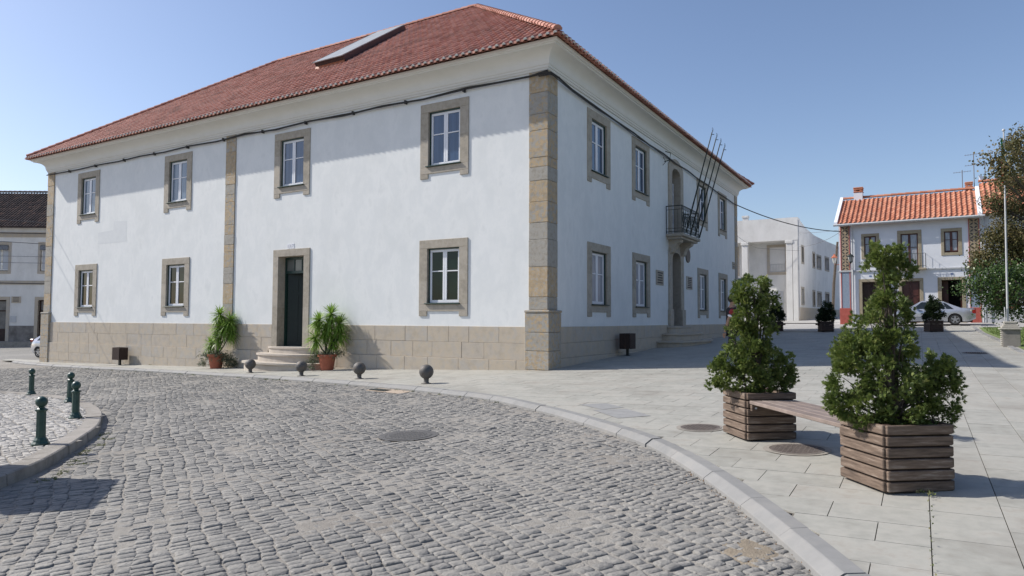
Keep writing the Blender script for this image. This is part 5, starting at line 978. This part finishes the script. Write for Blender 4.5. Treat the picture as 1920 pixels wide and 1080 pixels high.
# ------------------------------------------------------------------ pedestal with flagpole and flag
pe = thing("pedestal", "grey stone pedestal with stepped cap at the edge of the lawn", "pedestal", (11.97, 10.2, gz(11.97, 10.2))); x, y, z = 11.97, 10.2, gz(11.97, 10.2)
mb = MB(); mb.box(x - .235, x + .25, y - .26, y + .26, z - .1, 1.205, .012); o = mesh("shaft", mb, m_concrete, pe)
mb = MB()
for k in range(8): mb.box(x - .262, x - .236, y - .25, y + .2, z + .06 + k * .065, z + .095 + k * .065)
mesh("raised_band", mb, m_capst, pe)
mb = MB(); mb.box(x - .31, x + .30, y - .32, y + .32, 1.207, 1.25, .012)
for k, (w_, z0, z1_) in enumerate(((.25, 1.252, 1.31), (.21, 1.312, 1.37), (.165, 1.372, 1.41), (.18, 1.412, 1.48))): mb.box(x - w_, x + w_, y - w_, y + w_, z0, z1_, .012)
mesh("cap", mb, m_capst, pe)
fp = thing("flagpole", "tall white flagpole standing on the stone pedestal", "flagpole", (11.93, 10.2, 1.48)); mb = MB(); mb.tube([(11.91, 10.2, 1.48), (11.93, 10.2, 4.5), (11.95, 10.2, 7.85)], [.034, .029, .02], 10); mesh("pole", mb, m_grey, fp); mb = MB(); mb.tube([(11.84, 10.15, 1.48), (11.83, 10.15, 1.95)], .018, 6); mb.sphere((11.95, 10.2, 7.9), .05, 10, 6); mesh("fitting", mb, m_grey, fp)
def fold(z0, z1_, xo, ph, w0, w1):
    nz_, nx_ = 14, 9; V = []; 
    for i in range(nz_):
        t = i / (nz_ - 1); zz = z0 + (z1_ - z0) * t; w_ = w0 + (w1 - w0) * t
        for j in range(nx_): s = j / (nx_ - 1); V.append((11.93 + xo - .03 + w_ * s * .8, 10.2 - .04 - .05 * math.sin(s * 9 + ph + t * 2) , zz - .08 * s))
    return V, [(i * nx_ + j, i * nx_ + j + 1, (i + 1) * nx_ + j + 1, (i + 1) * nx_ + j) for i in range(nz_ - 1) for j in range(nx_ - 1)]
fl = thing("flag", "green and red flag hanging limp from the flagpole", "flag", (11.93, 10.2, 7.5)); mb = MB(); mb.add(*fold(7.65, 6.85, -.04, 0, .05, .17)); mesh("green_field", mb, m_flag_g, fl); mb = MB(); mb.add(*fold(6.85, 6.15, -.07, 1, .17, .12)); mesh("red_field", mb, m_flag_r, fl)
t = thing("floodlight", "small black floodlight on the lawn right of the pedestal", "floodlight", (12.75, 11.2, gz(12.75, 11.2))); x, y, z = 12.75, 11.2, gz(12.75, 11.2); mb = MB(); mb.box(x - .14, x + .14, y - .08, y + .08, z + .1, z + .34, .03); mesh("lamp_head", mb, m_iron, t); mb = MB(); mb.box(x - .04, x + .04, y - .04, y + .04, z - .02, z + .12); mesh("stand", mb, m_iron, t)
# road signs by the far corner
def sign(px, py, D, w_, h, yaw, col, label, kind):
    c = from_cam(px, py, D); x, y = c.x, c.y; zg = gz(x, y); t = thing("road_sign", label, "road sign", (x, y, zg)); cs2, sn2 = math.cos(yaw), math.sin(yaw); T = lambda u, d, z: (x + u * cs2 + d * sn2, y + u * sn2 - d * cs2, z)
    mb = MB(T); mb.tube([(0, -.04, zg - .1), (0, -.04, c.z + h / 2)], .03, 8); mesh("post", mb, m_grey, t); mb = MB(T)
    if kind == 'P': mb.box(-w_ / 2, w_ / 2, 0, .02, c.z - h / 2, c.z + h / 2); o = mesh("panel", mb, m_blue, t); text_mesh("letter", "P", .5, T, 0, .0215, c.z, m_white, o)
    else:
        for rr, d0, mt_, nm in ((w_ / 2, 0, m_red if col == 1 else m_grey, "panel"), (w_ / 2 * .8, .012, m_blue, "blue_field")):
            if nm == "blue_field" and col != 1: continue
            mb = MB(T); mb.add([(rr * math.cos(2 * PI * k / 24), d, c.z + rr * math.sin(2 * PI * k / 24)) for d in (d0, d0 + .012) for k in range(24)], [tuple(range(24, 48)), tuple(range(24))] + [(i, (i + 1) % 24, (i + 1) % 24 + 24, i + 24) for i in range(24)]); o = mesh(nm, mb, mt_, t)
        if col == 1: mb = MB(T); a = rad(45); P = [(-.22, -.02), (.22, -.02), (.22, .02), (-.22, .02)]; mb.add([(u * math.cos(a) + v * math.sin(a), .026, c.z - u * math.sin(a) + v * math.cos(a)) for u, v in P], [(0, 1, 2, 3)]); mesh("red_bar", mb, m_red, t)
sign(1386, 531, 43, .45, .60, rad(10), 0, "blue parking sign just past the far edge of the white corner building", 'P'); sign(1400, 529, 42, .55, .55, rad(-38), 1, "round red and blue no-stopping sign beside a portico column", 'O'); sign(1405.5, 528, 43, .42, .42, rad(-38), 0, "grey back of a round sign just right of the no-stopping sign", 'O')
# utility cabinet on the island, outside the left of the picture; its shadow falls on the street
t = thing("utility_cabinet", "tall grey utility cabinet on the island left of the picture", "cabinet", (-.9, -14.9, gz(-.9, -14.9))); A = Vector((-.73, -13.86, 0)); B = Vector((.30, -14.70, 0)); d = (B - A).normalized(); nn_ = Vector((-.77, -.63, 0)); zb_ = gz(-.5, -14.5); T = lambda u, q, z: tuple(A + d * u + nn_ * q + Vector((0, 0, zb_ + z))); L_ = (B - A).length
mb = MB(T); mb.box(0.02, L_ - .02, .02, .8, -.1, 1.84, .02); mesh("body", mb, m_grey, t); mb = MB(T); mb.box(-.01, L_ + .01, -.01, .83, 1.84, 1.9, .02); mesh("lid", mb, m_grey, t)
for a in (.06, L_ / 2 + .02): mb = MB(T); mb.box(a, a + L_ / 2 - .08, .0, .018, .1, 1.75, .01); o = mesh("door", mb, m_grey, t); mb = MB(T); mb.box(a + .05, a + .08, -.03, -.001, .9, 1.05); mesh("handle", mb, m_iron, o)

# ------------------------------------------------------------------ cars
def car(name, label, loc, yaw, L, Wd, belt, top, wx, wr, sill=.20, side_glass=(), tail=(.75, .93), hatch=False, tint=0):
    """x runs from the rear bumper forwards"""
    t = thing(name, label, "car", loc); c, s = math.cos(yaw), math.sin(yaw); T = lambda x, y, z: (loc[0] + x * c - y * s, loc[1] + x * s + y * c, loc[2] + z); hw = Wd / 2
    xs = sorted(set(np.round(np.concatenate([np.linspace(0, L, 44), *[w_ + (wr + .05) * np.cos(np.linspace(0, PI, 15)) for w_ in wx]]), 4))); rings = []
    bx, bz = zip(*belt); tx, tz = zip(*top)
    def half(x): e = min(x, L - x); return hw * (1 - .13 * max(0, 1 - e / .55) ** 2)
    for x in xs:
        zb = sill + (.16 * max(0, 1 - x / .35) + .05 * max(0, 1 - (L - x) / .3)); 
        for w_ in wx:
            R = wr + .05
            if abs(x - w_) < R: zb = max(zb, wr + math.sqrt(R * R - (x - w_) ** 2) - .005)
        h = half(x); B = float(np.interp(x, bx, bz)); Tz = max(float(np.interp(x, tx, tz)), B + .012); f = min(1, (Tz - B) / .42); ht = h * (.97 - .22 * f) ; m1 = min(.40, (B + zb) / 2); m1 = max(m1, zb + .01)
        rings.append([(h * .96, zb), (h * .995, m1), (h, (m1 + B) / 2 + .02), (h * .975, B - .035), (h * .945, B), (ht, Tz - .035 * f), (ht * .86, Tz), (0, Tz + .018)])
    n = len(rings[0]); V = []; F = []
    for x, r in zip(xs, rings): V += [T(x, y, z) for y, z in r] + [T(x, -y, z) for y, z in r[:-1][::-1]]
    m_ = 2 * n - 1
    for i in range(len(xs) - 1):
        for j in range(m_ - 1): F.append((i * m_ + j, (i + 1) * m_ + j, (i + 1) * m_ + j + 1, i * m_ + j + 1))
    F.append(tuple(range(m_))); F.append(tuple(range((len(xs) - 1) * m_, len(xs) * m_))[::-1]); mb = MB(); mb.v = V; mb.f = F; body = mesh("body", mb, m_silver, t, smooth=True, angle=35)
    def gpt(x, f, sg, off=.008):
        h = half(x); B = float(np.interp(x, bx, bz)); Tz = max(float(np.interp(x, tx, tz)), B + .012); ff = min(1, (Tz - B) / .42); ht = h * (.97 - .22 * ff); y = h * .945 + (ht - h * .945) * f; return T(x, sg * (y + off), B + (Tz - .035 * ff - B) * f + .002)
    for sg in (1, -1):
        for (a0, a1, b0, b1) in [q[:4] for q in side_glass]:   # lower x range, upper x range
            mb = MB(); K = 8; V = [gpt(a0 + (b0 - a0) * 0 + (a1 - a0) * k / K, .06, sg) for k in range(K + 1)] + [gpt(b0 + (b1 - b0) * k / K, .88, sg) for k in range(K + 1)]; mb.add(V, [(k, k + 1, K + 2 + k, K + 1 + k) for k in range(K)]); mesh("side_window", mb, m_glass, t)
    # screens
    def screen(nm, xa, xb):
        mb = MB(); K = 6; V = []
        for k in range(K + 1):
            x = xa + (xb - xa) * k / K; h = half(x); B = float(np.interp(x, bx, bz)); Tz = max(float(np.interp(x, tx, tz)), B + .012); ff = min(1, (Tz - B) / .42); ht = h * (.97 - .22 * ff); V += [T(x, q * ht * .88, Tz + .022) for q in (-1, -.5, 0, .5, 1)]
        mb.add(V, [(5 * k + j, 5 * k + j + 1, 5 * k + j + 6, 5 * k + j + 5) for k in range(K) for j in range(4)]); mesh(nm, mb, m_glass, t)
    screen("rear_window", *side_glass[-1][4:] if len(side_glass[-1]) > 4 else (tx[2] + .06, tx[3] - .1)); screen("windscreen", tx[4] + .12, tx[5] - .06)
    for sg in (1, -1):
        mb = MB(T); h = half(.12); mb.box(-.012, .20, sg * (h - .30), sg * (h + .008), *tail, .02); mesh("tail_light", mb, m_tail, t)
        mb = MB(T); mb.box(L - .16, L + .01, sg * (half(L - .1) - .32), sg * (half(L - .1)), .55, .70, .03); mesh("headlight", mb, m_glass, t)
        mb = MB(T); mx_ = tx[5] - .45; mb.box(mx_, mx_ + .10, sg * (hw - .02), sg * (hw + .15), .92, 1.05, .03); mesh("mirror", mb, m_silver, t)
        for xw in wx:
            y0 = sg * (hw - .20); y1 = sg * (hw - .015); wt = MB(); prof_ = [(wr - .03, y0), (wr, y0 + (y1 - y0) * .15), (wr, y0 + (y1 - y0) * .85), (wr - .03, y1), (wr * .70, y1 - sg * .002), (wr * .68, y1 - sg * .03)]; nn = 28; VV = []
            for rr, yy in prof_: VV += [T(xw + rr * math.cos(2 * PI * k / nn), yy, wr + rr * math.sin(2 * PI * k / nn)) for k in range(nn)]
            wt.add(VV, [(i * nn + k, i * nn + (k + 1) % nn, (i + 1) * nn + (k + 1) % nn, (i + 1) * nn + k) for i in range(len(prof_) - 1) for k in range(nn)] + [tuple(range(nn))]); wh = mesh("wheel", wt, m_rubber, t)
            wt = MB(); VV = []
            yy = y1 - sg * .035; wt.add([T(xw + wr * .68 * math.cos(2 * PI * k / nn), yy, wr + wr * .68 * math.sin(2 * PI * k / nn)) for k in range(nn)], [tuple(range(nn))]); mesh("brake_disc", wt, m_steel, wh)  # plain grey disc behind the spokes
            wt = MB(); yo = y1 - sg * .012
            for k in range(5):
                a = 2 * PI * k / 5 + .3; pts = [(.05, a - .9), (.05, a + .9), (wr * .66, a + .17), (wr * .66, a - .17)]; wt.add([T(xw + q * math.cos(b_), yo, wr + q * math.sin(b_)) for q, b_ in pts] + [T(xw + q * math.cos(b_), yo - sg * .02, wr + q * math.sin(b_)) for q, b_ in pts], [(0, 1, 2, 3), (1, 5, 6, 2), (3, 7, 4, 0)])
            ringv = [T(xw + q * math.cos(2 * PI * k / nn), yo, wr + q * math.sin(2 * PI * k / nn)) for q in (wr * .63, wr * .70) for k in range(nn)]; wt.add(ringv, [(k, (k + 1) % nn, (k + 1) % nn + nn, k + nn) for k in range(nn)]); wt.add([T(xw + .07 * math.cos(2 * PI * k / nn), yo + sg * .004, wr + .07 * math.sin(2 * PI * k / nn)) for k in range(nn)], [tuple(range(nn))]); mesh("rim", wt, m_rim, wh)
    mb = MB(T); mb.box(wx[0] + wr + .08, wx[1] - wr - .08, -hw + .06, hw - .06, .17, .24); mb.box(.15, L - .15, -hw + .25, hw - .25, .16, .3); mesh("underside", mb, m_black, t)
    mb = MB(T)
    for sg in (1, -1):
        for xx in ([wx[0] + .62, wx[0] + 1.62] if not hatch else [wx[0] + .9]): mb.box(xx, xx + .17, sg * (hw - .015), sg * (hw + .015), .80, .835, .008)
    mesh("door_handle", mb, m_glass, t)
    mb = MB(T)
    for sg in (1, -1): mb.box(wx[0] + wr + .1, wx[1] - wr - .1, sg * (hw - .004), sg * (hw + .012), .46, .54, .006)
    mesh("side_trim", mb, m_silver, t); return t
hd = rad(-.5 + 180)
car("parked_car", "silver four-door saloon parked in front of the patterned house, facing left", (12.15, 30.1, gz(11, 30) + .0), hd, 4.5, 1.72, [(0, .86), (.1, .90), (1.0, .90), (3.3, .90), (4.2, .76), (4.5, .55)], [(0, .86), (.08, .97), (.72, .99), (1.55, 1.38), (2.65, 1.42), (3.35, .97), (4.2, .79), (4.5, .58)], (1.0, 3.69), .31, side_glass=((1.05, 1.42, 1.42, 1.58, .8, 1.5), (1.46, 2.16, 1.62, 2.16, .8, 1.5), (2.22, 3.12, 2.22, 2.68, .8, 1.5)), tail=(.66, .88))
car("parked_car", "silver small hatchback, only its rear showing past the left end of the white building", (-35.0, 2.7, gz(-34.5, 2.7, SH)), rad(12), 3.9, 1.65, [(0, .80), (.12, .95), (1.0, .95), (2.9, .93), (3.6, .80), (3.9, .55)], [(0, .80), (.1, 1.0), (.3, 1.05), (.85, 1.42), (2.1, 1.46), (3.0, .98), (3.6, .83), (3.9, .58)], (.68, 3.1), .29, side_glass=((.55, 1.2, .85, 1.2, .35, .75), (1.25, 2.7, 1.25, 2.2, .35, .75)), tail=(.88, 1.04), hatch=True)

# ------------------------------------------------------------------ pedestrian
def skinned(name, verts, edges, radii, mat, par, root=0, sub=2):
    me = bpy.data.meshes.new(name); me.from_pydata(verts, edges, []); o = bpy.data.objects.new(name, me); C.objects.link(o); sk_ = o.modifiers.new("s", 'SKIN'); ss = o.modifiers.new("u", 'SUBSURF'); ss.levels = ss.render_levels = sub
    for i, r in enumerate(radii): r = r if isinstance(r, tuple) else (r, r); me.skin_vertices[0].data[i].radius = r; me.skin_vertices[0].data[i].use_root = (i == root)
    bpy.context.view_layer.update(); dg = bpy.context.evaluated_depsgraph_get(); m2 = bpy.data.meshes.new_from_object(o.evaluated_get(dg)); bpy.data.objects.remove(o); m2.materials.clear(); m2.materials.append(mat); m2.polygons.foreach_set("use_smooth", [True] * len(m2.polygons)); o2 = bpy.data.objects.new(name, m2); C.objects.link(o2); o2.parent = par; return o2
pp = thing("person", "person in black clothes with red and white sleeve, walking behind the second planter", "person", (4.82, 2.01, gz(4.82, 2.01))); pp.rotation_euler.z = rad(32); pp.scale = (1.04, 1.04, 1.07)
# local: +x is the walking direction, left side is +y
V = [(0, 0, .98), (0, 0, 1.15), (.01, 0, 1.36), (.02, 0, 1.52), (.04, 0, 1.60), (.05, 0, 1.70), (.055, 0, 1.80), (0, .10, .93), (.14, .10, .52), (.10, .10, .10), (.22, .10, .04), (0, -.10, .93), (-.06, -.10, .50), (-.26, -.10, .14), (-.16, -.10, .05), (0, .20, 1.46), (.10, .24, 1.20), (.30, .22, 1.05), (0, -.20, 1.46), (-.16, -.25, 1.20), (-.24, -.26, .96), (-.27, -.26, .88)]
Ed = [(0, 1), (1, 2), (2, 3), (3, 4), (4, 5), (5, 6), (0, 7), (7, 8), (8, 9), (9, 10), (0, 11), (11, 12), (12, 13), (13, 14), (3, 15), (15, 16), (16, 17), (3, 18), (18, 19), (19, 20), (20, 21)]
Rr = [(.13, .15), (.12, .14), (.13, .17), (.08, .10), .055, .085, .07, .085, .06, .042, .035, .085, .06, .042, .035, .06, .043, .034, .06, .043, .032, .026]
body = skinned("body", V, Ed, Rr, m_skin, pp)
hv = [(-.27, -.26, .90), (-.285, -.26, .84), (-.30, -.255, .79)]
for k, (dx, dy, ln) in enumerate(((.022, 0, .075), (.008, .004, .085), (-.006, .004, .08), (-.02, 0, .062))): skinned("finger", [(-.285 + dx, -.26 + dy, .86), (-.29 + dx, -.26 + dy, .81), (-.285 + dx, -.255 + dy, .81 - ln * .55), (-.27 + dx, -.25 + dy, .81 - ln)], [(0, 1), (1, 2), (2, 3)], [.011, .009, .008, .006], m_skin, pp, sub=1)
skinned("finger", [(-.26, -.26, .86), (-.235, -.25, .82), (-.23, -.245, .79)], [(0, 1), (1, 2)], [.012, .010, .008], m_skin, pp, sub=1)
skinned("shirt", [(0, 0, .96), (0, 0, 1.15), (.01, 0, 1.36), (.02, 0, 1.49), (0, .20, 1.46), (.05, .23, 1.30), (0, -.20, 1.46), (-.09, -.235, 1.31)], [(0, 1), (1, 2), (2, 3), (3, 4), (4, 5), (3, 6), (6, 7)], [(.15, .165), (.14, .155), (.15, .19), (.10, .12), .078, .062, .078, .064], m_cloth, pp)
skinned("red_sleeve", [(0, -.22, 1.49), (-.06, -.24, 1.40), (-.10, -.245, 1.34)], [(0, 1), (1, 2)], [.075, .080, .074], m_clothr, pp); skinned("white_band", [(-.10, -.245, 1.335), (-.135, -.25, 1.27)], [(0, 1)], [.074, .068], m_white, pp)
skinned("trousers", [(0, 0, 1.0), (0, .10, .90), (.14, .10, .52), (.10, .10, .12), (0, -.10, .90), (-.06, -.10, .50), (-.25, -.10, .16)], [(0, 1), (1, 2), (2, 3), (0, 4), (4, 5), (5, 6)], [(.15, .165), .10, .078, .06, .10, .078, .06], m_cloth, pp)
skinned("shoe", [(.09, .10, .055), (.22, .10, .04)], [(0, 1)], [.052, .042], m_cloth, pp, sub=1); skinned("shoe", [(-.27, -.10, .09), (-.16, -.10, .045)], [(0, 1)], [.052, .042], m_cloth, pp, sub=1)
mb = MB(); mb.sphere((.03, 0, 1.765), .105, 18, 12, (1.05, .88, 1.08)); hr = mesh("hair", mb, m_hair, None, smooth=True); hr.parent = pp
mb = MB(); mb.sphere((.145, 0, 1.70), .018, 8, 6); ns_ = mesh("nose", mb, m_skin, None); ns_.parent = pp
